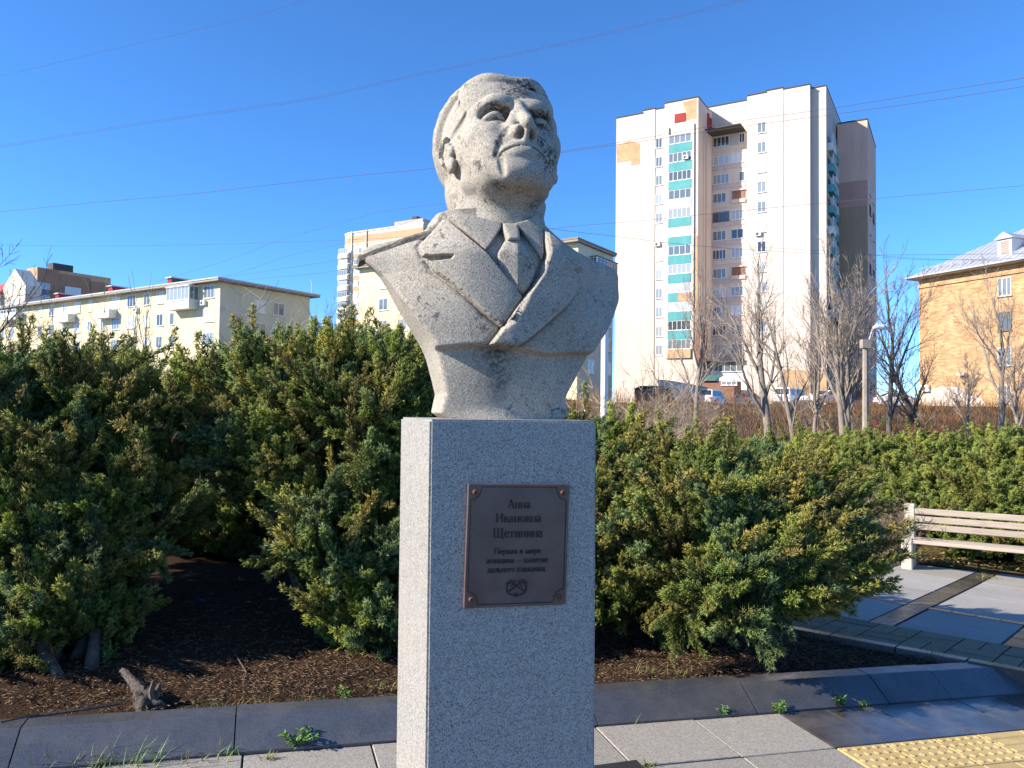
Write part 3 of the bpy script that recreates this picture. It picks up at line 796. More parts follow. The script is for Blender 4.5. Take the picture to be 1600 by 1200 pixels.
def shaft():
    bm = bmesh.new(); bmesh.ops.create_cube(bm, size=1)
    lean = (bpx(665,1200,-PD/2)[0]+PW/2)*H/(PTOP-GZB-(bpx(665,1200,-PD/2)[1]+PTOP-PTOP)) if False else None
    xb0 = bpx(665,1200,-PD/2)[0]; xb1 = bpx(929.5,1200,-PD/2)[0]; zb = bpx(800,1200,-PD/2)[1]
    f = -H/zb if zb else 1
    L0 = -PW/2+(xb0+PW/2)*f; L1 = PW/2+(xb1-PW/2)*f
    for q in bm.verts:
        top = q.co.z > 0
        x = (-PW/2 if q.co.x < 0 else PW/2) if top else (L0 if q.co.x < 0 else L1)
        q.co = Vector((x, q.co.y*PD, H if top else .03))
    bmesh.ops.bevel(bm, geom=[e for e in bm.edges], offset=.007, segments=2, affect='EDGES')
    me = bpy.data.meshes.new('shaft'); bm.to_mesh(me); bm.free(); return me
obj('shaft', shaft(), GRAN, ped)
_pc = gnd(995,1195,.03)-np.array([PC[0],PC[1],0]); _px,_py = float(_pc@PU),float(_pc@PV)
obj('plinth', MB().bbox(-_px,_px,-_py,_py,-.12,.03,.006), PLINTH, ped)

# plaque in its own plane: corners read on the pedestal front
cq = [np.array(bpx(*p, -PD/2)) for p in ((729,755),(887,756),(882,943),(724,949))]
cen = sum(cq)/4; QW = float(np.linalg.norm(cq[1]-cq[0])+np.linalg.norm(cq[2]-cq[3]))/2; QH = float(np.linalg.norm(cq[3]-cq[0])+np.linalg.norm(cq[2]-cq[1]))/2
dirv = (cq[1]-cq[0]+cq[2]-cq[3]); qr = math.atan2(dirv[1],dirv[0])
k = NM('bronze_plate'); v = k.co(); x,y_,z = k.sep(v)
c = k.ramp(k.noise(9.,5,.6), [(.3,(.115,.074,.062)),(.7,(.17,.115,.096))])
rust = None
for sx in (-1,1):
    for sz in (-1,1):
        dx = k.math('ABSOLUTE', k.math('SUBTRACT', x, sx*(QW/2-.022)))
        dz = k.math('SUBTRACT', sz*(QH/2-.026)+.006, z)
        a = k.math('MULTIPLY', k.ramp(dx,[(.0,1.0),(.013,0.0)]), k.math('MULTIPLY', k.ramp(dz,[(0,0.0),(.006,1.0)]), k.ramp(dz,[(.02,1.0),(.05,0.0)])))
        rust = a if rust is None else k.math('MAXIMUM', rust, a)
c = k.mix(k.math('MULTIPLY', rust, k.ramp(k.noise(120.,3,.7),[(.3,.3),(.6,.85)])), c, (.16,.055,.025))
k.color(c).metal(.25).rough(k.ramp(k.noise(18.,4,.6),[(.3,.34),(.7,.5)])).spec(.5).bump(k.noise(220.,3,.6),.06,.001); BRONZE = k.m
k = NM('dark_relief'); k.color((.022,.018,.018)).rough(.45).metal(.2); RELIEF = k.m
k = NM('rusty_screw'); k.color(k.mix(k.noise(200.,3,.6),(.10,.04,.02),(.22,.09,.045))).rough(.6).metal(.4); RUST = k.m
PT = .014
plq = obj('plaque', MB().bbox(-QW/2,QW/2,-PT,.004,-QH/2,QH/2,.0016), BRONZE, ped, (float(cen[0]),-PD/2,float(cen[1])+H))
plq.rotation_euler = (0,-qr,0)
plq['label'] = 'dark bronze plate with raised lettering and four rusty screws'
for sx in (-1,1):
    for sz in (-1,1):
        mb = MB(); cx,cz = sx*(QW/2-.022),sz*(QH/2-.026)
        prof = [(.0085,0),(.0085,.003),(.007,.0055),(.0035,.0065),(.0032,.004)]
        V=[];F=[];n=12
        for r_,d in prof:
            for q in range(n): V.append((cx+r_*math.cos(2*math.pi*q/n),-PT-d+.0005,cz+r_*math.sin(2*math.pi*q/n)))
        for i in range(len(prof)-1):
            for q in range(n): F.append([i*n+q,i*n+(q+1)%n,(i+1)*n+(q+1)%n,(i+1)*n+q])
        F.append([(len(prof)-1)*n+q for q in range(n)]); mb.add(V,F); obj('screw', mb, RUST, plq)
class Ink:
    """raised strokes on the plaque face"""
    def __init__(s, h=.0022): s.mb = MB(); s.h = h; s.i = 0
    def stroke(s, P, W):
        P = [np.array(p,float) for p in P]; W = W if hasattr(W,'__len__') else [W]*len(P)
        h = s.h+.00006*(s.i%12); s.i += 1; L=[];Rr=[]
        for i,p in enumerate(P):
            t = P[min(i+1,len(P)-1)]-P[max(i-1,0)]; t = t/(np.linalg.norm(t)+1e-12); n = np.array([-t[1],t[0]])*W[i]/2; L.append(p+n); Rr.append(p-n)
        poly = L+Rr[::-1]; m = len(P); V=[(p[0],-PT-h,p[1]) for p in poly]+[(p[0],-PT+.001,p[1]) for p in poly]; N=2*m; F=[]
        for i in range(m-1): F.append([i,i+1,N-2-i,N-1-i])
        for i in range(N): F.append([i,N+i,N+(i+1)%N,(i+1)%N])
        s.mb.add(V,F)
    def done(s, name): return obj(name, s.mb, RELIEF, plq)
B_, T_ = .135, .05                      # thick and thin stroke
def arc(cx,cy,rx,ry,a0,a1,n=12): return [(cx+rx*math.cos(R(a0+(a1-a0)*i/n)),cy+ry*math.sin(R(a0+(a1-a0)*i/n))) for i in range(n+1)]
def arcw(a0,a1,n=12,th=B_,tn=T_): return [tn+(th-tn)*abs(math.cos(R(a0+(a1-a0)*i/n))) for i in range(n+1)]
def sf(x,y,w=.22): return ([(x-w/2,y),(x+w/2,y)],T_)           # serif
def stem(x,h,w=.22): return [([(x,0),(x,h)],B_),sf(x,T_/2,w),sf(x,h-T_/2,w)]
X = .66
G = {
'А':(.80,[([(.06,0),(.38,1)],T_),([(.38,1),(.70,0)],B_),([(.18,.34),(.56,.34)],T_),sf(.06,.025,.2),sf(.70,.025,.24)]),
'И':(.88,stem(.16,1)+stem(.72,1)+[([(.18,.06),(.70,.94)],T_)]),
'Щ':(1.22,stem(.14,1)+stem(.56,1)+stem(.98,1)+[([(.1,.03),(1.14,.03)],.06),([(1.12,.04),(1.14,-.2)],.06)]),
'П':(.88,stem(.16,1)+stem(.72,1)+[([(.12,.97),(.76,.97)],.06)]),
'а':(.56,[(arc(.24,X*.78,.14,.14,170,0,8),[.08]*3+[T_]*3+[.09]*3),([(.38,X*.8),(.38,.06),(.48,.02)],[B_,B_,.06]),(arc(.22,.18,.16,.19,75,285,10),arcw(75,285,10)),([(.26,.37),(.38,.42)],T_),([(.26,0),(.38,.1)],T_)]),
'н':(.66,stem(.13,X)+stem(.52,X)+[([(.15,X*.52),(.5,X*.52)],T_)]),
'и':(.66,stem(.13,X)+stem(.52,X)+[([(.14,.05),(.51,X-.05)],T_)]),
'п':(.66,stem(.13,X)+stem(.52,X)+[([(.1,X-.03),(.56,X-.03)],.06)]),
'т':(.58,stem(.28,X)+[([(.04,X-.03),(.52,X-.03)],.06),([(.05,X),(.05,X-.16)],T_),([(.51,X),(.51,X-.16)],T_)]),
'в':(.56,stem(.13,X)+[([(.13,X-.025),(.28,X-.025)],T_),([(.13,X*.53),(.3,X*.53)],T_),([(.13,.025),(.3,.025)],T_),(arc(.28,X*.76,.14,X*.22,90,-90,8),arcw(90,-90,8,.12)),(arc(.3,X*.27,.17,X*.25,90,-90,8),arcw(90,-90,8,.13))]),
'о':(.62,[(arc(.3,X/2,.22,X/2-.02,0,180),arcw(0,180)),(arc(.3,X/2,.22,X/2-.02,180,360),arcw(180,360))]),
'е':(.56,[(arc(.29,X/2,.21,X/2-.02,10,320,16),arcw(10,320,16)),([(.1,X*.53),(.49,X*.53)],T_)]),
'р':(.62,[([(.14,-.3),(.14,X)],B_),sf(.14,-.28,.24),sf(.08,X-.025,.14),(arc(.28,X/2,.24,X/2-.02,140,-140,14),arcw(140,-140,14))]),
'я':(.6,stem(.46,X)+[([(.2,X-.025),(.46,X-.025)],T_),([(.2,X*.45),(.46,X*.45)],T_),(arc(.23,X*.72,.14,X*.26,90,270,8),arcw(90,270,8,.12)),([(.3,X*.45),(.12,.02)],.09),sf(.1,.025,.14)]),
'м':(.78,[([(.13,0),(.13,X)],T_),([(.65,0),(.65,X)],B_),([(.14,X),(.38,.03)],.12),([(.38,.03),(.64,X)],T_),sf(.13,.025,.2),sf(.65,.025,.22)]),
'ж':(.86,stem(.42,X)+[([(.08,X),(.2,X*.6),(.42,X*.52)],[.08,T_,T_]),([(.76,X),(.64,X*.6),(.42,X*.52)],[.08,T_,T_]),([(.42,X*.52),(.24,X*.45),(.06,0)],[T_,T_,.1]),([(.42,X*.52),(.6,X*.45),(.78,0)],[T_,T_,.1])]),
'щ':(.94,stem(.12,X)+stem(.44,X)+stem(.76,X)+[([(.08,.03),(.88,.03)],.06),([(.87,.04),(.88,-.16)],.06)]),
'к':(.6,stem(.13,X)+[([(.15,X*.52),(.3,X*.58),(.42,X*.85),(.52,X-.03)],[T_,T_,T_,.1]),([(.24,X*.54),(.5,.03)],.11),sf(.52,.025,.16)]),
'л':(.62,stem(.5,X)+[([(.2,X-.03),(.5,X-.03)],.06),([(.26,X),(.2,.14),(.06,.03)],[T_,T_,.1])]),
'ь':(.54,stem(.13,X)+[([(.13,X*.53),(.3,X*.53)],T_),([(.13,.025),(.3,.025)],T_),(arc(.29,X*.27,.17,X*.25,90,-90,8),arcw(90,-90,8,.13))]),
'г':(.5,stem(.13,X)+[([(.1,X-.03),(.44,X-.03)],.06),([(.43,X),(.43,X-.18)],T_)]),
'д':(.66,[([(.5,0),(.5,X)],B_),([(.22,X-.03),(.56,X-.03)],.06),([(.26,X),(.22,.2),(.1,.04)],[T_,T_,T_]),([(.02,.03),(.62,.03)],.06),([(.04,.04),(.03,-.16)],T_),([(.6,.04),(.61,-.16)],T_)]),
'—':(1.0,[([(.06,X*.45),(.94,X*.45)],.07)]),
'.':(.26,[([(.07,.06),(.19,.06)],.12)]),
' ':(.34,[])}
def text_line(txt, cz, cap, width=None):
    w = sum(G[ch][0] for ch in txt); sx = cap if width is None else width/w
    x = -w*sx/2; ink = Ink()
    for ch in txt:
        adv, S = G[ch]
        for P, W in S:
            ink.stroke([(x+p[0]*sx, cz+p[1]*cap) for p in P], (np.array(W)*(sx*.5+cap*.5)).tolist() if hasattr(W,'__len__') else W*(sx*.5+cap*.5))
        x += adv*sx
    return ink.done('lettering')
PXM = QH/190.0                          # metres per photograph pixel on the plaque
yz = lambda py: QH/2-(py-755.5)*PXM
text_line('Анна', yz(793.5), 14*PXM, 38*PXM); text_line('Ивановна', yz(815), 14*PXM, 76*PXM); text_line('Щетинина', yz(838.5), 14.5*PXM, 82*PXM)
text_line('Первая в мире', yz(864), 9.5*PXM, 77*PXM); text_line('женщина — капитан', yz(878), 9.5*PXM, 101*PXM); text_line('дальнего плавания.', yz(892), 9.5*PXM, 97*PXM)
ink = Ink(.0016); m_, rr = .0095, .040
x0,x1,z0,z1 = -QW/2+m_,QW/2-m_,-QH/2+m_,QH/2-m_
ink.stroke([(x0,z0+rr),(x0,z1-rr)]+arc(x0,z1,rr*.82,rr,270,360,8)+[(x1-rr*.82,z1)]+arc(x1,z1,rr*.82,rr,180,270,8)+[(x1,z0+rr)]+arc(x1,z0,rr*.82,rr,90,180,8)+[(x0+rr*.82,z0)]+arc(x0,z0,rr*.82,rr,0,90,8), .0022)
ink.done('border_line')
ink = Ink(.0022); zc = yz(916)
for q in (-1,1):
    a = np.array((q*14*PXM, -7*PXM+zc)); b = np.array((-q*8*PXM, 8.5*PXM+zc)); d = (b-a)/np.linalg.norm(b-a); n = np.array([-d[1],d[0]])
    ink.stroke([a,b], .0042)
    ink.stroke([b-d*.007-n*.012, b-d*.007+n*.012], .003)
    ink.stroke([tuple(b+d*.004+.0045*np.array([math.cos(t),math.sin(t)])) for t in np.linspace(0,2*math.pi,11)], .0022)
    arm = [a+n*(.020*math.sin(t))+d*(.020*(1-math.cos(t))) for t in np.linspace(-1.25,1.25,11)]
    ink.stroke(arm, .0042)
    for e,s_ in ((arm[0],1),(arm[-1],-1)): ink.stroke([e-n*s_*.006-d*.002, e+d*.009+n*s_*.002], [.009,.001])
ink.done('anchor_emblem')

# ------------------------------------------------------------------ bench
k = NM('bench_concrete'); c = k.ramp(k.noise(9.,5,.65),[(.3,(.42,.38,.31)),(.7,(.54,.50,.42))]); c = k.mix(k.ramp(k.noise(26.,4,.7),[(.55,0.0),(.8,.5)]),c,(.25,.22,.18))
k.color(c).rough(.85).bump(k.noise(90.,4,.7),.25,.003); BCON = k.m
k = NM('weathered_plank'); mp = k.mapping((1.2,18,18)); c = k.ramp(k.noise(4.,6,.7,mp,.6),[(.25,(.20,.155,.12)),(.45,(.36,.30,.24)),(.75,(.46,.40,.335))]); c = k.mix(1.0,c,k.ramp(k.rnd(),[(0,.86),(1,1.1)]),'MULTIPLY')
k.color(c).rough(.75).bump(k.noise(5.,5,.7,k.mapping((1.5,60,60))),.3,.003); PLANK = k.m
bp0 = pp(1418,888); ba = R(-33); bench = thing('park_bench','bench of weathered wooden planks on pale concrete posts beside the hedge','bench',(bp0[0],bp0[1],gz(bp0[0])+PATHUP),ba)
SH, BH, BL = .305, .655, 2.1            # local x along the bench, y towards the hedge
for x_ in (0, BL):
    p = obj('leg', MB().bbox(x_-.055,x_+.055,-.055,.075,-.1,SH+.02,.012), BCON, bench)
    q = obj('back_post', MB().bbox(x_-.055,x_+.055,.22,.33,-.1,BH+.02,.012), BCON, bench)
    obj('foot_beam', MB().bbox(x_-.04,x_+.04,.076,.219,.02,.10,.006), BCON, bench)
    obj('seat_bearer', MB().bbox(x_-.04,x_+.04,.076,.219,SH-.10,SH-.031,.006), BCON, bench)
for y_ in (-.045,.055,.155): obj('seat_plank', MB().bbox(.057,BL-.057,y_,y_+.085,SH-.028,SH+.012,.006), PLANK, bench)
for z_ in (.40,.485,.57): obj('back_plank', MB().bbox(-.0 if False else .057,BL-.057,.205,.238,z_,z_+.066,.006), PLANK, bench)
# ------------------------------------------------------------------ evergreen shrubs
def spindles(P, D, L, Rr, fat=.4):
    """many thin leafy twigs at once: 5 vertices and 6 triangles each"""
    n = len(P); D = D/np.linalg.norm(D,axis=1,keepdims=True)
    a = np.where(np.abs(D[:,2:3])<.9, np.array([[0,0,1.]]), np.array([[1.,0,0]])); U = np.cross(D,a); U /= np.linalg.norm(U,axis=1,keepdims=True); W = np.cross(D,U)
    V = np.empty((n,5,3)); V[:,0] = P; V[:,4] = P+D*L[:,None]
    for k in range(3):
        c = 2*math.pi*k/3; V[:,1+k] = P+D*(L*fat)[:,None]+(U*math.cos(c)+W*math.sin(c))*Rr[:,None]
    T = np.array([(0,2,1),(0,3,2),(0,1,3),(4,1,2),(4,2,3),(4,3,1)])
    return V.reshape(-1,3), (T[None]+np.arange(n)[:,None,None]*5).reshape(-1,3)
def rotv(v, axis, ang):
    c = math.cos(ang); s_ = math.sin(ang); return v*c+np.cross(axis,v)*s_+axis*np.dot(axis,v)*(1-c)
def make_bough(seed, L=.5, dens=1.0, fr=.0029, sec=1.0):
    rg = np.random.default_rng(seed); P=[];D=[];LL=[];RR=[];TT=[]
    pts=[]; p=np.zeros(3); d=np.array([0,0,1.]); bend=np.array([rg.normal(0,.25),rg.normal(0,.25),0])
    n=30
    for i in range(n):
        pts.append((p.copy(),d.copy())); d = d+bend/n+rg.normal(0,.03,3); d/=np.linalg.norm(d); p = p+d*L/n
    ph = rg.uniform(0,6)
    for i in range(3,n):
        t = i/n; q,dd = pts[i]
        for s_ in range(2 if rg.random()<.75*dens else 1):
            ph += 2.4+rg.normal(0,.5)
            a = np.cross(dd,np.array([1.,.2,.1])); a/=np.linalg.norm(a); side = rotv(a,dd,ph)
            ang = R(rg.uniform(18,44)); sd = dd*math.cos(ang)+side*math.sin(ang)+np.array([0,0,.15]); sd/=np.linalg.norm(sd)
            sl_ = (.165*(1-t)**.85+.020)*rg.choice((.35,.6,.8,1.0,1.25))*rg.uniform(.8,1.1)*L/.5*sec
            m = max(3,int(sl_/.0085)); cur = q.copy(); cd_ = sd.copy(); tph = rg.uniform(0,6)
            up = rg.normal(0,.12,3)
            for j in range(m):
                u = j/m; cur = cur+cd_*sl_/m; cd_ = cd_+up/m; cd_/=np.linalg.norm(cd_)
                for w_ in (0,1):
                    tph += 2.2+rg.normal(0,.4)
                    b = np.cross(cd_,np.array([.3,1.,.2])); b/=np.linalg.norm(b); td = rotv(b,cd_,tph)
                    an = R(rg.uniform(16,40)); P.append(cur.copy()); D.append(cd_*math.cos(an)+td*math.sin(an))
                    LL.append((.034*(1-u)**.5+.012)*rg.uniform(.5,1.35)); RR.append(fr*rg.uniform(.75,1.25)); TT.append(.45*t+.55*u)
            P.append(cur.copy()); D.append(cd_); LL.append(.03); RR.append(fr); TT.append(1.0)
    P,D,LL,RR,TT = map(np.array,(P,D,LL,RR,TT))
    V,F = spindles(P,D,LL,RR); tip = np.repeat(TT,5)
    # woody stem
    mb = MB(); mb.tube([q for q,_ in pts[::5]],[.006*(1-i/7)+.0012 for i in range(len(pts[::5]))],4)
    V = np.concatenate([V,np.array(mb.v)]); o = len(tip)
    q = np.array([f for f in mb.f if len(f)==4])+o; q = np.concatenate([q[:,[0,1,2]],q[:,[0,2,3]]])
    return V, np.concatenate([F,q]), np.concatenate([tip,np.full(len(mb.v),-1.)]), [p_ for p_,_ in pts], [d_ for _,d_ in pts]
def make_branch(seed, L=.5, **kw):
    rg = np.random.default_rng(seed+900)
    V,F,T,pts,ds = make_bough(seed,L,**kw); VS=[V];FS=[F];TS=[T]; o=len(V); ph=rg.uniform(0,6)
    for i,(t,l) in enumerate(((.06,.36),(.14,.40),(.22,.42),(.31,.42),(.40,.40),(.49,.36),(.58,.34),(.67,.28),(.76,.24))):
        v,f,tt,_,_ = make_bough(seed*7+i+300,L*l/.5*rg.uniform(.65,1.25),**kw); ph += 2.3+rg.normal(0,.4)
        p = pts[int(t*len(pts))]; d = ds[int(t*len(pts))]; a = np.cross(d,np.array([1.,.1,.2])); a/=np.linalg.norm(a)
        side = rotv(a,d,ph); an = R(rg.uniform(20,44)); nd = d*math.cos(an)+side*math.sin(an)
        m = np.array(orient(nd,rg.uniform(0,6.28))); VS.append(v@m.T+p); FS.append(f+o); TS.append(tt); o += len(v)
    me = mesh_np('branch',np.concatenate(VS),np.concatenate(FS).astype(np.int32)); T = np.concatenate(TS)
    a = me.attributes.new('tip','FLOAT','POINT'); a.data.foreach_set('value',T.astype(np.float32)); return me
def make_shoot(seed, L=.62):
    V,F,T,_,_ = make_bough(seed,L,dens=.9,fr=.0032,sec=.5); me = mesh_np('shoot',V,F.astype(np.int32))
    a = me.attributes.new('tip','FLOAT','POINT'); a.data.foreach_set('value',T.astype(np.float32)); return me
def orient(d, spin):
    q = Vector(d).to_track_quat('Z','Y'); return q.to_matrix() @ Matrix.Rotation(spin,3,'Z')
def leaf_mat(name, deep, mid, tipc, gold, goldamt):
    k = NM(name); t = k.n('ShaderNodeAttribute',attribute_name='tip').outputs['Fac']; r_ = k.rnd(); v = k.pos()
    c = k.ramp(t,[(.0,(.05,.032,.02)),(.02,deep),(.5,mid),(1.0,tipc)])  # young tips are paler, and brightened further to look sunlit
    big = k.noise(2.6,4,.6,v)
    c = k.mix(k.math('MULTIPLY',k.ramp(big,[(.42,0.0),(.62,1.0)]),goldamt), c, k.mix(k.math('POWER',k.math('MAXIMUM',t,0.0),.8),deep,gold))  # autumn gold with sunlit yellow mixed into the colour
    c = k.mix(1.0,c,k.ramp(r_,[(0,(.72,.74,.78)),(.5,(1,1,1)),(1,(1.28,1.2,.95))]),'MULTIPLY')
    fine = k.noise(120.,2,.6,v); c = k.mix(1.0,c,k.ramp(fine,[(.3,.65),(.7,1.35)]),'MULTIPLY')
    dif = k.b; k.color(c).rough(.6).spec(.25)
    tr = k.n('ShaderNodeBsdfTranslucent'); k.l(c,tr.inputs[0]); mx = k.n('ShaderNodeMixShader'); mx.inputs[0].default_value=.38
    k.l(dif.outputs[0],mx.inputs[1]); k.l(tr.outputs[0],mx.inputs[2]); k.l(mx.outputs[0],k.out.inputs[0]); return k.m
JUN = leaf_mat('juniper_foliage',(.038,.074,.020),(.18,.27,.058),(.46,.56,.13),(.52,.46,.14),.8)
JUNB = leaf_mat('blue_juniper_foliage',(.034,.066,.032),(.15,.235,.10),(.36,.50,.20),(.42,.44,.15),.4)
HED = leaf_mat('hedge_foliage',(.038,.07,.022),(.19,.27,.06),(.44,.52,.13),(.43,.42,.12),.6)
k = NM('bush_bark'); c = k.ramp(k.noise(6.,5,.7,k.mapping((6,6,1.2))),[(.3,(.045,.034,.027)),(.7,(.13,.105,.085))]); k.color(c).rough(.9).bump(k.noise(10.,5,.7,k.mapping((8,8,1.5))),.6,.01); BARK = k.m
k = NM('dead_sprig'); k.color(k.ramp(k.noise(40.,3,.6,k.pos()),[(.3,(.10,.045,.02)),(.7,(.22,.11,.05))])).rough(.9); DEAD = k.m
BOUGH = {}
def boughs(mat, tag_, seeds, **kw):
    out_ = []
    for s_ in seeds:
        me = make_branch(s_,**kw); me.materials.append(mat); out_.append(me)
    return out_
SHM = leaf_mat('juniper_shoot_foliage',(.045,.070,.022),(.19,.235,.06),(.46,.50,.14),(.56,.43,.15),.9)
SHOOTS = []
for q in range(4):
    _m = make_shoot(71+q); _m.materials.append(SHM); SHOOTS.append(_m)
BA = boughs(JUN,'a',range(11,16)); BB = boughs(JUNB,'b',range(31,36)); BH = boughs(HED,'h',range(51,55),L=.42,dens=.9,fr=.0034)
def orient(d, spin):
    q = Vector(d).to_track_quat('Z','Y'); return q.to_matrix() @ Matrix.Rotation(spin,3,'Z')
def bush(name, label, lobes, base, n, meshes, seed, bias=(0,-.45,.25), trunk_r=.05, updir=.62, scale=(.5,1.05), inner=.25, group=None, stems=6, cat='shrub', gap=None, shoots=0):
    """lobes: (centre, radii, weight). Boughs sit on the lobes and point outwards and up."""
    rg = np.random.default_rng(seed); root = thing(name,label,cat,base,0,group); base = np.array(base,float)
    mb = MB()
    for i in range(stems):
        c,r_,w_ = lobes[i%len(lobes)]; c = np.array(c,float); tgt = c+rg.normal(0,.25,3)*np.array(r_)
        s0 = base+np.array([rg.normal(0,.12),rg.normal(0,.10),-.05]); mid = s0*.55+tgt*.45+np.array([rg.normal(0,.08),rg.normal(0,.08),rg.uniform(-.25,-.02)])
        mb.tube([s0-base,(s0*.7+mid*.3)-base+rg.normal(0,.02,3),mid-base,(mid+tgt)/2-base,tgt-base],[trunk_r*rg.uniform(.6,1.1),trunk_r*.8,trunk_r*.55,trunk_r*.35,trunk_r*.15],7)
    obj('stem',mb.mesh('stem',True),BARK,root)
    W = np.array([w_*(r_[0]*r_[2]+r_[0]*r_[1]) for c,r_,w_ in lobes]); W/=W.sum()
    bias = np.array(bias); cnt=0; tries=0
    while cnt < n and tries < n*8:
        tries += 1
        c,r_,w_ = lobes[rg.choice(len(lobes),p=W)]; c=np.array(c,float); r_=np.array(r_,float)
        d = rg.normal(0,1,3)+bias*1.2; d/=np.linalg.norm(d)
        if d[2] < -.55: continue
        rad = rg.uniform(.62,.9) if rg.random()>inner else rg.uniform(.2,.6)
        p = c+d*r_*rad
        if any(np.sum(((p-np.array(c2))/np.array(r2))**2) < .22 for c2,r2,_ in lobes): 
            if rg.random()>.2: continue
        if gap is not None and gap(p): continue
        if p[2] < bedz(p[0],p[1])-.02 and p[1]<9: continue
        nd = d/r_; nd/=np.linalg.norm(nd); dirv = nd*.85+np.array([0,0,updir])+rg.normal(0,.2,3)+np.array([.16,0,0]); dirv/=np.linalg.norm(dirv)
        o = bpy.data.objects.new('branch',meshes[rg.integers(len(meshes))]); COL.objects.link(o); o.parent = root
        s_ = rg.uniform(*scale); m = orient(dirv,rg.uniform(0,6.28)).to_4x4() @ Matrix.Scale(s_,4)
        m.translation = Vector(p-base-dirv*.12*s_); o.matrix_local = m; cnt += 1
    for i in range(shoots):
        c,r_,w_ = lobes[rg.choice(len(lobes),p=W)]; c=np.array(c,float); r_=np.array(r_,float)
        top = i%2
        d = rg.normal(0,1,3)+(np.array([0,-.35,1.1]) if top else np.array([0,-1.1,.2])); d/=np.linalg.norm(d); d[2]=abs(d[2]) if top else d[2]
        p = c+d*r_*(.85 if top else 1.0)
        if any(np.sum(((p-np.array(c2))/np.array(r2))**2) < .5 for c2,r2,_ in lobes): continue
        dirv = np.array([d[0]*1.0+rg.normal(0,.3)+.25,d[1]*.6-.1,.5+rg.uniform(0,.5)]) if top else np.array([d[0]*.8+.45+rg.normal(0,.25),d[1]*.75-.15,.35+rg.uniform(0,.4)]); dirv/=np.linalg.norm(dirv); s_ = rg.uniform(.6,1.1)
        o = bpy.data.objects.new('shoot',SHOOTS[rg.integers(len(SHOOTS))]); COL.objects.link(o); o.parent = root
        m = orient(dirv,rg.uniform(0,6.28)).to_4x4() @ Matrix.Scale(s_,4); m.translation = Vector(p-base); o.matrix_local = m
    return root
def xz(px,py,Y): return tuple(at(px,py,Y))
def lobe(px,py,Y,rx,ry,rz,w_=1.0): return (xz(px,py,Y),(rx,ry,rz),w_)
bA = gnd(120,1040,.12)
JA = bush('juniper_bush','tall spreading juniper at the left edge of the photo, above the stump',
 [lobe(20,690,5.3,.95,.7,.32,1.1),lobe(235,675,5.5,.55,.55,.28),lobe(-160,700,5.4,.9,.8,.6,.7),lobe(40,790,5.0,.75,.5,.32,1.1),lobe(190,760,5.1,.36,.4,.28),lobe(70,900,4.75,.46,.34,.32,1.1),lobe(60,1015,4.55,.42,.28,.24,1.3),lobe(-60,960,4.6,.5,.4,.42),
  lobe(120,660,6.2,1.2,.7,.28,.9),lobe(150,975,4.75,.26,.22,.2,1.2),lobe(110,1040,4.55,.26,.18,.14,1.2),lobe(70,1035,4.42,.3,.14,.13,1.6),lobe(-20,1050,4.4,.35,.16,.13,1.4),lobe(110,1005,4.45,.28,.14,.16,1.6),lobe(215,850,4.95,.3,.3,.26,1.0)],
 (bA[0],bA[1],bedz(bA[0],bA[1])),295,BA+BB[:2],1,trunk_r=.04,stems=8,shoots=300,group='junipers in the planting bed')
def dead_sprigs(root, spots):
    me = SHOOTS[0].copy(); me.materials.clear(); me.materials.append(DEAD)
    for px,py,Y,s_,dv in spots:
        o = obj('dead_sprig',me,None,root); m = orient(dv,1.0).to_4x4() @ Matrix.Scale(s_,4); m.translation = Vector(at(px,py,Y))-root.location; o.matrix_local = m
dead_sprigs(JA,((38,880,4.22,.22,(.3,-.6,.5)),(75,1000,4.15,.26,(.5,-.5,-.3)),(88,1078,4.12,.24,(.3,-.4,.6)),(268,690,4.7,.2,(.5,-.5,.4)),(20,560,4.7,.25,(.2,-.5,.6))))
bB = gnd(500,960,.12)
bush('juniper_bush','tall juniper directly left of the pedestal, hollow and dark underneath',
 [lobe(470,650,6.0,.6,.65,.3,1.1),lobe(570,660,5.7,.6,.6,.36,1.1),lobe(460,730,5.6,.5,.5,.28),lobe(590,760,5.4,.45,.45,.36),lobe(570,870,5.1,.38,.36,.34,1.1),lobe(610,975,4.95,.22,.22,.22,.9),lobe(598,1010,4.85,.17,.16,.12,1.2),lobe(540,950,5.0,.22,.2,.16,.9),lobe(400,690,5.9,.35,.45,.26),lobe(650,670,6.2,.8,.6,.4),lobe(540,630,6.5,1.0,.6,.24)],
 (bB[0],bB[1]+.5,bedz(bB[0],bB[1])),295,BA+BB,2,stems=9,trunk_r=.05,shoots=280,group='junipers in the planting bed')
bC = gnd(1130,1000,.12)
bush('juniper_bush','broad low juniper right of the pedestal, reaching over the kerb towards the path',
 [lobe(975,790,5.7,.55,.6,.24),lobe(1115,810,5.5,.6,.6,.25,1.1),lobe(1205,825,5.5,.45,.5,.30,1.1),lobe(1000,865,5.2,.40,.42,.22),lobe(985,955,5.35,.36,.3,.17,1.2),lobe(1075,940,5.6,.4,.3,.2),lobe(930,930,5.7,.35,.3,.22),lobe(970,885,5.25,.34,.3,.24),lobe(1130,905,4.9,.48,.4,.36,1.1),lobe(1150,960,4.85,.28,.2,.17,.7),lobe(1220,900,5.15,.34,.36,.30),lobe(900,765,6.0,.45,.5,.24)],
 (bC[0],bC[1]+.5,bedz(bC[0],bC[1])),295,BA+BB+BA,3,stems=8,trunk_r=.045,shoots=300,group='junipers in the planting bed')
bD = (-2.4,8.2)  # added bush, fills the gap so the hollow stays dark
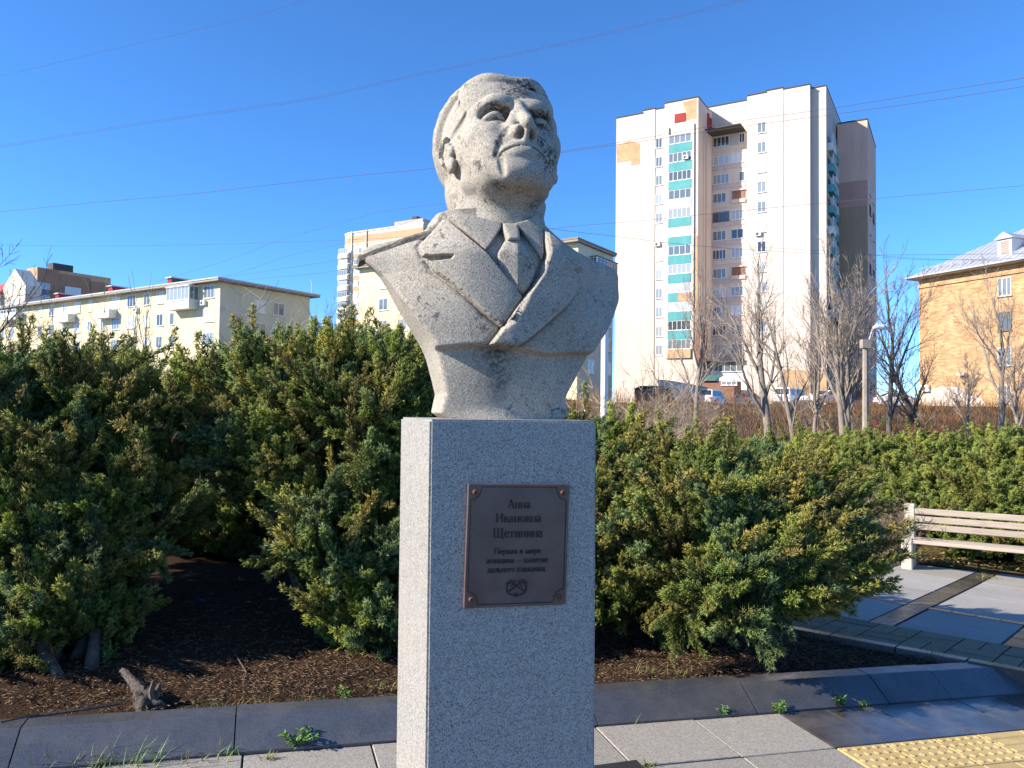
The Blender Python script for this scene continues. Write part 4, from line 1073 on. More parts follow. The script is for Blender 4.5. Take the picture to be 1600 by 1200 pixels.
bush('juniper_bush','added juniper behind, filling the dark gap between the two tall ones',
 [((-2.2,7.6,.62),(.9,.5,.45),1),((-1.1,7.9,.6),(.9,.6,.5),1),((-3.4,7.9,.7),(.9,.6,.55),1),((-2.3,7.3,.28),(1.3,.35,.22),1.6),((-3.3,7.2,.3),(.8,.35,.25),1.2),((-2.9,8.6,.3),(1.6,.4,.25),1.2),((.1,8.6,.5),(.9,.6,.4),.6),((-1.6,7.0,.55),(.5,.35,.3),.8)],
 (bD[0],bD[1],bedz(*bD)),230,BB+BA[:2],4,stems=7,trunk_r=.04,bias=(0,-.6,.2),group='junipers in the planting bed')
# hedge behind the bench: a row of low evergreens grown together
hd_ = e1; h0 = LN[0][0]+nL*1.15
hx = ['first','second']
HL = ['clipped-looking green juniper behind the far end of the bench','green juniper behind the middle of the bench back','low green juniper beyond the wide juniper, left of the bench','green juniper at the right edge, behind the near end of the bench','green juniper at the back of the bed, mostly hidden by the wide juniper']
for i,(px,Y,rx,rz,pyc,lab) in enumerate(((1395,10.9,1.25,.62,775,HL[0]),(1500,10.3,1.1,.66,775,HL[1]),(1260,11.6,1.4,.6,745,HL[2]),(1610,9.6,1.1,.72,775,HL[3]),(1100,12.4,1.6,.55,730,HL[4]))):
    c = at(px,pyc,Y); c[2] = .42 if i != 4 else .26
    bush('juniper_hedge_bush',lab,[((c[0],c[1],c[2]),(rx,.8,rz),1.2),((c[0]-.5,c[1]-.2,c[2]-.28),(rx*.6,.7,rz*.8),.8),((c[0]+.5,c[1]-.2,c[2]-.28),(rx*.6,.7,rz*.8),.8),((c[0],c[1]+.6,c[2]+.08),(rx,.7,rz*.8),.6)],
      (c[0],c[1],gz(min(c[0],8))-.05),230,BH,60+i,bias=(-.1,-.6,.35),updir=.5,scale=(.85,1.35),group='evergreen row behind the bench',stems=5,trunk_r=.03,shoots=130)
# ------------------------------------------------------------------ buildings
class Face:
    """a facade plane: origin corner o (at ground), u to the right as seen, n inward"""
    def __init__(s, root_loc, rotz):
        s.o = np.array(root_loc, float); s.u = np.array([math.cos(rotz),math.sin(rotz),0]); s.n = np.array([-math.sin(rotz),math.cos(rotz),0])
    def uv(s, px, py, off=0.0):
        d = ray(px,py); o = CAMP-s.o-s.n*off; t = -np.dot(o,s.n)/np.dot(d,s.n); p = o+d*t; return float(np.dot(p,s.u)), float(p[2])
    def u_(s, px, py=500, off=0.0): return s.uv(px,py,off)[0]
    def z_(s, px, py, off=0.0): return s.uv(px,py,off)[1]
def plaster(name, base, patch=None, var=.10, sc=.35, amt=.0):
    k = NM(name); v = k.co()
    c = k.ramp(k.noise(sc,6,.65,v),[(.3,tuple(q*(1-var) for q in base)),(.7,tuple(min(.9,q*(1+var*.6)) for q in base))])
    st = k.noise(1.0,5,.7,k.mapping((1.2,1.2,.12)))
    c = k.mix(k.ramp(st,[(.45,0.0),(.8,.5)]), c, tuple(q*.62 for q in base))
    if patch is not None: c = k.mix(k.ramp(k.noise(.28,3,.5,v),[(.62,0.0),(.63,amt)]), c, patch)
    k.color(c).rough(.9).spec(.15).bump(k.noise(8.,4,.6,v),.15,.02); return k.m
def brickmat(name, c1, c2, mortar, scale=1.0, bw=.25, bh=.075, patch=None):
    k = NM(name); x,y,z = k.sep(k.co()); cv = k.n('ShaderNodeCombineXYZ'); k.l(k.math('ADD',x,y),cv.inputs[0]); k.l(z,cv.inputs[1])
    b = k.n('ShaderNodeTexBrick'); k.l(cv.outputs[0],b.inputs['Vector']); b.inputs['Scale'].default_value = scale
    b.inputs['Brick Width'].default_value = bw; b.inputs['Row Height'].default_value = bh; b.inputs['Mortar Size'].default_value = .009
    b.inputs['Color1'].default_value = (*c1,1); b.inputs['Color2'].default_value = (*c2,1); b.inputs['Mortar'].default_value = (*mortar,1)
    n_ = k.noise(.7,5,.7); c = k.mix(1.0,b.outputs[0],k.ramp(n_,[(.3,.72),(.7,1.2)]),'MULTIPLY')
    if patch is not None: c = k.mix(k.ramp(k.noise(.55,4,.6),[(.60,0.0),(.64,.8)]),c,patch)
    k.color(c).rough(.9).spec(.15); return k.m
WHITEW = NM('white_plastic_frame').color((.78,.78,.77)).rough(.45).m
DARKFR = NM('dark_timber_frame').color((.10,.085,.075)).rough(.7).m
k = NM('window_glass'); r_ = k.rnd(); k.color(k.ramp(r_,[(0,(.04,.05,.06)),(.35,(.14,.17,.19)),(.65,(.36,.39,.41)),(1,(.62,.63,.62))])).rough(.06).spec(.9); GLASS = k.m
TEAL = plaster('teal_balcony_panel',(.115,.36,.36),None,.12,.9)
WPANEL = plaster('white_balcony_panel',(.74,.73,.70),None,.08,.9)
GREYP = plaster('grey_panel',(.42,.42,.42),None,.1,.9)
ROOFG = NM('dark_roof_felt').color((.07,.065,.06)).rough(.9).m
METALG = NM('painted_metal_grey').color((.42,.43,.45)).rough(.5).m
ACM = NM('air_conditioner_white').color((.72,.72,.70)).rough(.5).m; ACD = NM('air_conditioner_fan').color((.06,.06,.06)).rough(.7).m
_wm = {}
def win_meshes(w, h, n, fr=.07, sash=True):
    key = (round(w,2),round(h,2),n)
    if key in _wm: return _wm[key]
    f = MB(); d0,d1 = -.05,.02
    f.box(0,w,d0,d1,0,fr); f.box(0,w,d0,d1,h-fr,h); f.box(0,fr,d0,d1,fr,h-fr); f.box(w-fr,w,d0,d1,fr,h-fr)
    for i in range(1,n): f.box(w*i/n-fr*.5,w*i/n+fr*.5,d0+.006,d1,fr,h-fr)
    f.box(-.06,w+.06,-.14,d1,-.05,-.002)
    g = MB()
    g.add([(fr*.8,-.012,fr*.8),(w-fr*.8,-.012,fr*.8),(w-fr*.8,-.012,h-fr*.8),(fr*.8,-.012,h-fr*.8)],[(0,1,2,3)])
    _wm[key] = (f.mesh('window'), g.mesh('pane')); return _wm[key]
_wcache = {}
def window(root, u0, z0, w, h, n=2, off=0.0, frame=None, rot=0.0, fr=.07, name='window', base=(0,0)):
    """a framed window set in the plane y=off of its building, facing -y"""
    frame = frame or WHITEW; fm, gm = win_meshes(w,h,n,fr); key = (fm.name,frame.name)
    if key not in _wcache:
        a = fm.copy(); a.materials.append(frame); b = gm
        if not b.materials: b.materials.append(GLASS)
        _wcache[key] = (a,b)
    a,b = _wcache[key]; o = obj(name,a,None,root,(u0,off,z0)); o.rotation_euler = (0,0,rot)
    g = obj('pane',b,None,o); return o
def ac_unit(root,u,z,off=0.0):
    o = obj('air_conditioner',MB().bbox(-.42,.42,-.34,-.02,-.3,.3,.03),ACM,root,(u,off,z))
    m = MB(); 
    V=[(-.12+.22*math.cos(2*math.pi*i/14),-.346,.22*math.sin(2*math.pi*i/14)) for i in range(14)]; m.add(V,[list(range(14))]); obj('fan_grille',m,ACD,o); return o

# ---- the white tower -----------------------------------------------------------------
TZ = R(-30)
tp = at(1290,600,105); tw_loc = (tp[0],tp[1],0.9)
tower = thing('apartment_tower','tall white apartment tower with a column of teal balconies, right of the bust','apartment building',tw_loc,TZ)
FT = Face(tw_loc,TZ)
PINK = plaster('pinkish_white_plaster',(.66,.555,.475),None,.07,.25)
SHADEP = plaster('shaded_side_plaster',(.55,.48,.45),(.42,.28,.24),.10,.2,.55)  # darker tower plaster: shade of flank and recess put into the colour
k = NM('bare_brick_patch'); k.m = None
OBRICK = brickmat('bare_orange_brick',(.50,.29,.14),(.60,.38,.19),(.45,.36,.26))
RBRICK = brickmat('red_brown_brick',(.25,.11,.075),(.31,.15,.10),(.25,.18,.14))
PINKJ = plaster('joint_plaster',(.50,.43,.385),None,.1,.5)
RED = plaster('red_panel',(.36,.06,.05),None,.12,1.)
U = lambda px,py=480,off=0.0: FT.u_(px,py,off)
Zt = lambda px,py,off=0.0: FT.z_(px,py,off)
def tblock(name,u0,u1,y0,y1,z1,mat=PINK,z0=-1.0,parent=None): return obj(name,MB().box(u0,u1,y0,y1,z0,z1),mat,parent or tower)
uA,uB,uC,uD = U(961),U(1022),U(1037),U(1090); uE,uF,uG,uH = U(1167),U(1224),U(1266),0.0
zA,zB,zC = Zt(985,181),Zt(1015,170),Zt(1065,157)
zE0,zE1,zF,zG = Zt(1180,148),Zt(1210,140),Zt(1245,136),Zt(1278,132)
DEP = 17.5
tblock('wall',uA,U(1003),0,DEP,zA); tblock('wall',U(1003)+.003,uB,.002,DEP,Zt(1012,172)); tblock('wall',uB+.03,uC,.10,DEP,Zt(1030,170)); tblock('wall',uC,uD,0,DEP-1,zC)
RD = 5.4                                                         # depth of the recess
tblock('wall',uD,uE,RD,DEP-1,Zt(1135,163,RD))                  # wall at the back of the recess
# slanting cheek of the recess
obj('wall',MB().prism([(uD+.004,.004),(U(1112,480,RD),RD),(uD+.004,RD)],-1,zC-.6),PINK,tower)
tblock('wall',uE,U(1197),0,DEP,zE0); tblock('wall',U(1197)+.003,uF,.002,DEP,zE1); tblock('wall',uF+.06,uG,.0,DEP,zF); tblock('wall',uF,uF+.06,.12,DEP,zF-.1,ROOFG)
tblock('wall',uG+.003,0,1.05,DEP,zG)
# coping lines
for a,b,z,y in ((uA,U(1003),zA,0),(U(1003),uB,Zt(1012,172),0),(uB,uC,Zt(1030,170),.1),(uC,uD,zC,0),(uD,uE,Zt(1135,163,RD),RD),(uE,U(1197),zE0,0),(U(1197),uF,zE1,0),(uF,uG,zF,0),(uG,0,zG,1.05)):
    obj('coping',MB().box(a-.05,b+.05,y-.09,DEP+.1,z+.003,z+.16),ROOFG,tower)
# bare brick patches where plaster fell off, a little proud of the wall
def patch(poly,mat,off=-.03,parent=None): return obj('bare_brick_patch',MB().prism([FT.uv(*p,off) for p in poly],0,1,lambda p:(p[0],off+.028*p[2],p[1])),mat,parent or tower)
patch([(1000,256),(986,259),(986,251),(964,254),(963,228),(983,220),(1000,224)],OBRICK)
patch([(1072,188),(1072,179),(1067,160),(1088,154),(1088,185),(1080,186)],OBRICK)
patch([(1079,360),(1079,372),(1088,362),(1088,355),(1082,357)],OBRICK)
patch([(1080,372),(1090,368),(1090,548),(1080,546)],OBRICK)
obj('bare_brick_patch',MB().box(uD-.3,U(1111,560,RD)-.1,-.04,RD-.5,Zt(1095,563),Zt(1095,503)),RBRICK,tower)
patch([(1225,620),(1225,577),(1265,579),(1265,622)],OBRICK); obj('bare_brick_patch',MB().box(uG+.01,-.01,1.0,1.04,Zt(1280,620,1.05),Zt(1280,578,1.05)),OBRICK,tower)
obj('red_panel',MB().box(U(1053),U(1069.5),-.12,-.002,Zt(1060,191),Zt(1060,178)),RED,tower)
_c0 = np.array([uD+.004,.004]); _c1 = np.array([U(1112,480,RD),RD])
for q,(f0,f1,pt,pbm) in enumerate(((.62,.76,176,199),(.80,.94,184,208))):
    p0,p1 = _c0+(_c1-_c0)*f0,_c0+(_c1-_c0)*f1; nn = np.array([(_c1-_c0)[1],-(_c1-_c0)[0]]); nn/=np.linalg.norm(nn)
    z0,z1 = Zt(1107,pbm,RD*f0),Zt(1107,pt,RD*f0)
    obj('red_panel',MB().prism([tuple(p0+nn*.02),tuple(p1+nn*.02),tuple(p1+nn*.1),tuple(p0+nn*.1)][::-1],z0,z1),RED,tower)
# small window column
WPX = [223,252.5,281.5,311,340.5,370,400,429,458.5,488,518,547]
for i,y in enumerate(WPX):
    window(tower,U(1024.3,y),Zt(1029,y+8),1.05,1.55,2,.10)
ac_unit(tower,U(1027),Zt(1027,380)-.2,.1)
# glazed balconies with coloured parapets
BY = [216,245.5,275,304.5,333,362,391.5,420.5,449.5,479,508.5,537]
ub0,ub1 = U(1044.5),U(1080); wb = ub1-ub0; floorh = (Zt(1062,BY[0])-Zt(1062,BY[-1]))/(len(BY)-1)
for i,y in enumerate(BY):
    zc = Zt(1062,BY[0])-floorh*i
    b = obj('balcony',MB().box(ub0,ub1,-.30,.05,zc-floorh*.77,zc-floorh*.30),WPANEL if i in (3,) else (TEAL if i < 11 else OBRICK),tower)
    if i == 8: obj('brick_infill',MB().box(ub0+wb*.45,ub1-.01,-.33,-.303,zc-floorh*.76,zc-floorh*.31),OBRICK,b)
    window(tower,ub0,zc-floorh*.29,wb,floorh*.51,5 if i%3 else 4,-.2,name='balcony_glazing')
obj('balcony_cheek',MB().box(ub0-.35,ub0-.02,-.28,0,Zt(1043,560),Zt(1043,200)),PINK,tower); obj('balcony_cheek',MB().box(ub1+.02,ub1+.4,-.24,0,Zt(1083,545),Zt(1083,193)),PINK,tower)
ac_unit(tower,U(1073,246),Zt(1073,247),-.3)
# recess: pairs of loggia windows
RY = [221,250.5,280,309,340,369,398,427,456,485.5,516,546]
rz = [Zt(1128,RY[0],RD)-(Zt(1128,RY[0],RD)-Zt(1128,RY[-1],RD))/11*i for i in range(12)]
ur0,ur1,ur2 = U(1113.5,400,RD),U(1139,400,RD),U(1165,400,RD)
for i,z in enumerate(rz):
    wA = (ur1-ur0)*(1 if i in (0,1,2,4) else .82)
    window(tower,ur0,z-.75,wA,1.5,3 if i%2 else 4,RD,frame=DARKFR if i==4 else WHITEW,name='loggia_window')
    if i in (3,7):                                               # open loggias
        lg = obj('open_loggia',MB().box(ur1+.5,ur2-.1,RD-.12,RD-.006,z-.85,z+.75),RBRICK,tower); obj('loggia_lintel',MB().box(ur1+.35,ur2,RD-.3,RD-.13,z+.76,z+.95),PINK,lg)
        obj('loggia_parapet',MB().box(ur1+.35,ur2,RD-.3,RD-.13,z-1.1,z-.55),PINK,lg)
    elif i == 2: window(tower,ur2-1.0,z-.75,.85,1.5,1,RD)
    elif i == 0: obj('grey_cladding',MB().box(ur1+.15,ur2-1.0,RD-.1,RD-.004,z-.9,z+.8),GREYP,tower); window(tower,ur2-1.0,z-.7,.85,1.45,2,RD)
    else: window(tower,ur1+.3,z-.72,(ur2-ur1)-.6,1.5,2 if i%2 else 3,RD,name='loggia_window')
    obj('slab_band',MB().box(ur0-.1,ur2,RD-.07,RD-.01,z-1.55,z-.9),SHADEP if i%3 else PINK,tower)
obj('recess_canopy',MB().box(ur0-.3,ur2,2.0,RD-.01,rz[0]+.95,rz[0]+1.12),ROOFG,tower)
pipe = MB().tube([(U(1104,210,2.2),2.05,Zt(1104,205,2.2)),(U(1104,210,2.2),2.05,.5)],.09,6); obj('drain_pipe',pipe,METALG,tower)
obj('canopy',MB().box(U(1104,562,2.4),U(1168,562,0),2.0,RD-.02,Zt(1130,566,2),Zt(1130,566,2)+.22),ROOFG,tower)
window(tower,U(1104,575,2.6),Zt(1120,581,2.6),(U(1165,570,2.6)-U(1104,570,2.6))*.93,1.5,6,2.6,name='ground_floor_glazing')
obj('wall',MB().box(U(1104,575,2.6)-.05,U(1168,575,2.6),2.66,RD-.01,-1,Zt(1120,566,2.6)),WPANEL,tower)
ac_unit(tower,U(1106,586,2.6)+.4,Zt(1106,587,2.6),2.6)
# entrance hut
obj('entrance_hut',MB().box(U(1100,600,-3),U(1150,600,-3),-4,-.01,-1,Zt(1120,595,-4)),RBRICK,tower)
obj('hut_roof',MB().prism([(-4.4,Zt(1110,595,-4)+.02),(-.02,Zt(1110,595,-4)+.9),(-.02,Zt(1110,595,-4)+1.05),(-4.4,Zt(1110,595,-4)+.17)],U(1098,600,-3),U(1122,600,-3),lambda p:(p[2],p[0],p[1])),NM('green_roof').color((.05,.16,.14)).rough(.6).m,tower)
window(tower,U(1127,600,-4),Zt(1130,602,-4),2.2,.55,3,-4.02)
# right window column
for i,y in enumerate([199+31.1*j for j in range(12)]):
    z = Zt(1190,199)-(Zt(1190,199)-Zt(1190,545))/11.1*i
    window(tower,U(1183.5,300),z-.82,1.2,1.6,2,0.0)
ac_unit(tower,U(1182,366)+.3,Zt(1184,366),0)
for y_ in (215,238,262,285,310,326,350,375,400,430,460,490,520): obj('panel_joint',MB().box(uE+.02,uF-.02,-.012,-.002,Zt(1195,y_),Zt(1195,y_)+.05),PINKJ,tower)
for y_ in (205,240,268,300,330,365,400,435,470,520): obj('panel_joint',MB().box(uA+.02,U(1003)-.02,-.012,-.002,Zt(985,y_),Zt(985,y_)+.05),PINKJ,tower)
# shaded right flank: teal balconies, faces +x
for i in range(13):
    z = 2.5+i*2.95
    for j,(y,w_) in enumerate(((2.2,3.2),(7.3,3.0),(12.0,3.0))):
        b = obj('flank_balcony',MB().box(-.02,.75 if j!=1 else .5,y,y+w_,z,z+1.05),TEAL if (i+j)%4 else WPANEL,tower)
        window(tower,.72 if j!=1 else .48,z+1.06+(0),w_*.98,1.3,4,y+.02,rot=R(90))
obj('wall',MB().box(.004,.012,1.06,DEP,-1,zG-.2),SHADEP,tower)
# rear wing
ofW = 11.0
wu0,wu1 = U(1309,400,ofW),U(1356,400,ofW); zW = Zt(1335,190,ofW)
tblock('rear_wing',max(wu0,.02),wu1,ofW,ofW+14,zW,plaster('warm_beige_plaster',(.76,.47,.36),None,.08,.25))
obj('bare_brick_patch',MB().box(max(wu0,.02)+.05,wu1-.02,ofW-.03,ofW-.003,Zt(1335,322,ofW),Zt(1335,283,ofW)),plaster('rose_plaster',(.56,.31,.25)),tower)
obj('bare_brick_patch',MB().box(max(wu0,.02)+.05,wu1-.02,ofW-.03,ofW-.003,Zt(1335,450,ofW),Zt(1335,322.6,ofW)),plaster('tan_plaster',(.42,.28,.18)),tower)
obj('bare_brick_patch',MB().box(max(wu0,.02)+.05,wu1-.02,ofW-.03,ofW-.003,Zt(1335,625,ofW),Zt(1335,575,ofW)),RBRICK,tower)
obj('coping',MB().box(max(wu0,.02),wu1+.06,ofW-.1,ofW+14,zW+.003,zW+.18),ROOFG,tower)
for i in range(11):
    z = 4+i*3.0
    for y in (ofW+2.5,ofW+8): window(tower,wu1+.02,z,2.2,1.5,3,y,rot=R(90),frame=DARKFR if i%3==0 else WHITEW)

# ---- five-storey pale yellow blocks ------------------------------------------------------
YEL = plaster('pale_yellow_plaster',(.70,.62,.40),None,.07,.3); YELS = plaster('cream_plaster',(.66,.60,.44),(.5,.44,.33),.09,.3,.5)
SOFF = plaster('grey_soffit',(.34,.31,.27),None,.1,1.)
DRED = plaster('dark_red_vent_panel',(.30,.04,.06),None,.1,1.); DGREEN = plaster('dark_green_vent_panel',(.03,.13,.08),None,.1,1.)
def khr(name,label,corner_px,Y,ztop_px,ang,length,endlen,rows_long,cat='apartment building'):
    p = at(corner_px,ztop_px,Y); loc = (p[0],p[1],.6); root = thing(name,label,cat,loc,ang); H_ = p[2]-.6
    return root, Face(loc,ang), H_
# left block: near corner at px 340
LA = R(-33); yl,FL_,HL_ = khr('yellow_apartment_block','long pale yellow five-storey block on the left with red and green roof vents',344,88,436,LA,60,12,0)
ul = FL_.u_(-40,500); 
endv = np.array([-math.sin(LA),math.cos(LA)]); _cx = yl.location
def end_depth(Fc, px, py=470):
    # distance along +n at which the end wall (u=0) reaches pixel column px
    d = ray(px,py); o = CAMP-Fc.o; t = -np.dot(o,Fc.u)/np.dot(d,Fc.u); return float(np.dot(o+d*t,Fc.n))
edl = end_depth(FL_,484)
obj('wall',MB().box(ul-14,0,0,edl,-1,HL_-.35),YEL,yl); obj('end_wall',MB().box(-.02+.024,.05,.02,edl-.02,-1,HL_-.36),YELS,yl)
obj('roof',MB().box(ul-14.5,.95,-.95,edl+.9,HL_-.34,HL_-.12),SOFF,yl); obj('roof_edge',MB().box(ul-14.6,1.0,-1.0,edl+.95,HL_-.118,HL_+.06),METALG,yl)
u = lambda px,py=460: FL_.u_(px,py)
zl = lambda px,py: FL_.z_(px,py)
fl = 2.75; z5 = zl(325,459)-.55
for r_ in range(0,3):
    for px in ((127,137) if False else ()): pass
cols = [(-30,1.4,2),(5,1.3,2),(20,1.3,2),(37,.9,1),(64,1.1,2),(82,1.4,2),(102,1.0,2),(122,1.6,2),(142,1.0,2),(162,.9,2),(182,1.8,3),(206,1.9,3),(230,1.3,2),(251,1.3,2),(270,.9,1),(327,2.0,3)]
for rr_ in range(3):
    for px,w_,n_ in cols:
        if rr_ == 0 and px in (5,270,162): continue
        window(yl,u(px)-w_/2,z5-fl*rr_,w_,1.5,n_)
for px in (295,): 
    b = obj('glazed_balcony',MB().box(u(275),u(310),-1.25,-.01,z5-1.15,z5-.12),WPANEL,yl)
    gl = window(yl,u(275),z5-.11,u(310)-u(275),1.6,6,-1.2,name='balcony_glazing'); window(yl,u(310)-.02,z5-.11,1.2,1.6,2,-1.2,rot=R(90),name='balcony_glazing')
    obj('balcony_roof',MB().box(u(274),u(311),-1.35,-.01,z5+1.5,z5+1.6),WHITEW,yl)
for px0,px1,dz in ((160,184,-1.1),(98,120,-1.1),(15,38,-.0)):
    obj('balcony',MB().box(u(px0),u(px1),-1.1,-.01,z5+dz-.15,z5+dz+.95),WPANEL,yl)
window(yl,u(10),z5-.1,u(38)-u(10),1.5,6,-1.05,name='balcony_glazing')
for px in (335,230): ac_unit(yl,u(px-15),z5-.5)
for px,rw in ((403,0),(432,0),(403,1),(432,1),(403,2),(432,2)):
    v_ = end_depth(FL_,px-6)
    window(yl,.06,zl(344,0)*0+HL_-3.3-rw*fl,1.75,1.55,2,v_,rot=R(90))
for px,w_,m_,m2 in ((247,5.,DRED,DGREEN),(155,5.,DRED,DRED),(73,5.,DRED,DRED)):
    vb = obj('roof_vent',MB().box(u(px)-.0,u(px)+.9,1.2,edl-3,HL_+.06,HL_+1.25),m_,yl); obj('vent_flank',MB().box(u(px)+.903,u(px)+.95,1.25,edl-3.05,HL_+.07,HL_+1.2),m2,vb)
    obj('vent_cap',MB().box(u(px)-.2,u(px)+1.1,1.0,edl-2.8,HL_+1.255,HL_+1.4),METALG,vb)
pole = MB().tube([(.8,edl*.97,HL_),(.8,edl*.97,HL_+1.3),(.5,edl*.97,HL_+1.9)],.05,5); obj('antenna',pole,METALG,yl)
# the block right behind the bust
LB = R(-33); yb_,FB,HB = khr('yellow_apartment_block','pale yellow block directly behind the bust, a glazed top-floor balcony beside its right shoulder',903,82,374,LB,50,12,0)
edb = end_depth(FB,957); ub_l = FB.u_(562,400)
obj('wall',MB().box(ub_l,0,0,edb,-1,HB-.35),YEL,yb_); obj('end_wall',MB().box(.004,.05,.02,edb-.02,-1,HB-.36),YELS,yb_)
obj('roof',MB().box(ub_l-.5,.4,-.75,edb+.2,HB-.34,HB-.12),SOFF,yb_); obj('roof_edge',MB().box(ub_l-.55,.45,-.8,edb+.25,HB-.118,HB+.06),plaster('brown_roof_edge',(.30,.23,.16)),yb_)
for rr_ in range(5):
    for q in range(10): 
        if -3.2*q-3 > ub_l+1: window(yb_,-3.2*q-3,HB-3.2-fl*rr_,1.5,1.5,2)
    v_ = end_depth(FB,915); 
    window(yb_,.06,HB-3.3-rr_*fl,1.6,1.5,2,v_+.5,rot=R(90),frame=DARKFR if rr_ in (3,) else None); window(yb_,.06,HB-3.3-rr_*fl,1.7,1.5,2,end_depth(FB,945),rot=R(90))
v0,v1 = end_depth(FB,921),end_depth(FB,953)
for rr_ in (0,):
    b = obj('glazed_balcony',MB().box(.06,.9,v0,v1,HB-4.3-fl*rr_,HB-3.2-fl*rr_),plaster('beige_panel',(.55,.48,.36)) if rr_ else WPANEL,yb_)
    window(yb_,.88,HB-3.19-fl*rr_,v1-v0,1.75,6,v0,rot=R(90),name='balcony_glazing',frame=DARKFR if rr_ else None); window(yb_,.06,HB-3.19-fl*rr_,.8,1.75,2,v0+.02,name='balcony_glazing')
    obj('balcony_roof',MB().box(.06,1.0,v0-.1,v1+.1,HB-1.43-fl*rr_,HB-1.33-fl*rr_),ROOFG,b)

# ---- far buildings -----------------------------------------------------------------------
CREAM = plaster('cream_tower_plaster',(.70,.63,.53),None,.06,.3); ORNG = plaster('orange_band_plaster',(.56,.36,.22),None,.06,.3); BEIG = plaster('beige_shade_plaster',(.60,.52,.44),None,.06,.3)
rp = at(569,362,205); rt = thing('round_cornered_tower','cream and orange tower with a rounded corner behind the left shoulder of the bust','apartment building',(rp[0],rp[1],1.0),R(-30))
FR = Face((rp[0],rp[1],1.0),R(-30)); HR = rp[2]-1.0
def rr(px,py=420): return FR.u_(px,py)
_ptsr = []
RW = abs(rr(522)-rr(548)); 
uc = rr(549); u0_ = rr(522)
def round_poly(r0):
    P = [(uc+6.2+r0*0,-r0)]
    P = []
    for i in range(9):
        a = math.pi*1.5-math.pi/2*i/8; P.append((uc+RW*.9*math.cos(a)+0-0,RW*.9+ (RW*.9+r0)*math.sin(a) if False else RW*.9*(1+math.sin(a))-r0))
    return P
P_ = round_poly(0.0); body = [(uc,0.0)]+P_[1:]+[(uc-RW*.9,22),(rr(660),22),(rr(660),.0)]
body = body[::-1]
def ringband(z0,z1,off,mat,name):
    c = np.mean(np.array(body),0); poly = [tuple(np.array(p)+(np.array(p)-c)/np.linalg.norm(np.array(p)-c)*off) for p in body]
    return obj(name,MB().prism(poly if (sum((poly[i][0]*poly[(i+1)%len(poly)][1]-poly[(i+1)%len(poly)][0]*poly[i][1]) for i in range(len(poly)))>0) else poly[::-1],z0,z1),mat,rt)
ringband(-1,HR,0,CREAM,'wall'); ringband(HR-2.9,HR-.9,.06,ORNG,'cornice_band'); ringband(HR+.003,HR+.35,.2,CREAM,'coping')
ringband(HR-3.2,HR-2.95,.15,CREAM,'string_course')
for q in range(10):
    z = HR-6.2-q*2.95
    b = obj('balcony',MB().prism([(rr(533)+1.6*math.cos(t)+.4,-.2-1.5*math.sin(t)) for t in np.linspace(0,math.pi,8)][::-1] if False else [(rr(530),.9),(rr(531),-.9),(rr(540),-1.5),(rr(547),-1.3),(rr(547.5),.9)],z-.6,z+.55),WPANEL,rt)
    window(rt,rr(533),z+.56,rr(547)-rr(533),1.45,5,-1.15,name='balcony_glazing')
    window(rt,rr(553),z+.4,1.3,1.6,2,-.02); window(rt,rr(560),z+.4,1.0,1.6,2,-.02)
    obj('side_balcony',MB().box(u0_-.75,u0_+.5,7+0,11,z-.4,z+.7),WPANEL,rt)
    window(rt,rr(527),z+.3,.9,1.5,1,.9)
    if q in (0,2,3,6): obj('orange_panel',MB().box(rr(552),rr(565),-.05,-.002,z-1.1,z+.25),ORNG,rt)
obj('wall_rib',MB().box(rr(549),rr(550.2),-.35,0,-1,HR+.5),CREAM,rt); obj('wall_rib',MB().box(rr(572),rr(573),-.35,0,-1,HR+.5),CREAM,rt)
obj('roof_plant_room',MB().box(rr(600),rr(645),4,12,HR+.36,HR+2.7),plaster('grey_plant_room',(.40,.38,.36)),rt); obj('roof_antenna',MB().box(rr(620),rr(628),6,8,HR+2.71,HR+4.1),ROOFG,rt)
# brown block far left with gabled cream neighbour
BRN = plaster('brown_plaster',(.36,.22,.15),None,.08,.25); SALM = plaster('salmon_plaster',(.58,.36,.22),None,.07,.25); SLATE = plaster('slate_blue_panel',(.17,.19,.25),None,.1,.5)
bp_ = at(58,417,190); bb = thing('brown_apartment_block','brown flat-roofed block far left with slate blue balconies','apartment building',(bp_[0],bp_[1],1.0),R(-33)); FBk = Face((bp_[0],bp_[1],1.0),R(-33)); HBk = bp_[2]-1.0
e0,e1_,e2_ = end_depth(FBk,90),end_depth(FBk,140),end_depth(FBk,172)
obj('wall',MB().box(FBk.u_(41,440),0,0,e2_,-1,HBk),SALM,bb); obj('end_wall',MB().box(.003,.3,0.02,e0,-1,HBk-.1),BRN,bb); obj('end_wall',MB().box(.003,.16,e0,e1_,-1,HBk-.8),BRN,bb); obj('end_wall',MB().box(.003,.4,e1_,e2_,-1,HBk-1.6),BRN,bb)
obj('roof_hut',MB().box(-3,1.5 if False else -.5,4,9,HBk,HBk+1.8),ROOFG,bb)
for q in range(4):
    z = HBk-6.6-q*3.0
    o = obj('balcony',MB().box(FBk.u_(46,440),.9,-.9,.4 if False else 3.0,z-.2,z+1.2),SLATE,bb); window(bb,FBk.u_(46,440),z+1.21,.9-FBk.u_(46,440),1.5,5,-.85,name='balcony_glazing'); window(bb,.88,z+1.21,3.6,1.5,4,-.8,rot=R(90),name='balcony_glazing')
    window(bb,.36,z+1.0,e1_-e0-4,1.7,9,e0+1.5,rot=R(90),name='balcony_glazing'); obj('balcony',MB().box(.31,.7,e0+1.5,e1_-2.5,z-.3,z+.98),WPANEL,bb)
gp = at(40,445,175); gb = thing('gabled_cream_house','cream gable-ended block with a red roof patch at the far left edge','apartment building',(gp[0],gp[1],1.0),R(-33)); FG = Face((gp[0],gp[1],1.0),R(-33)); HG = gp[2]-1.0
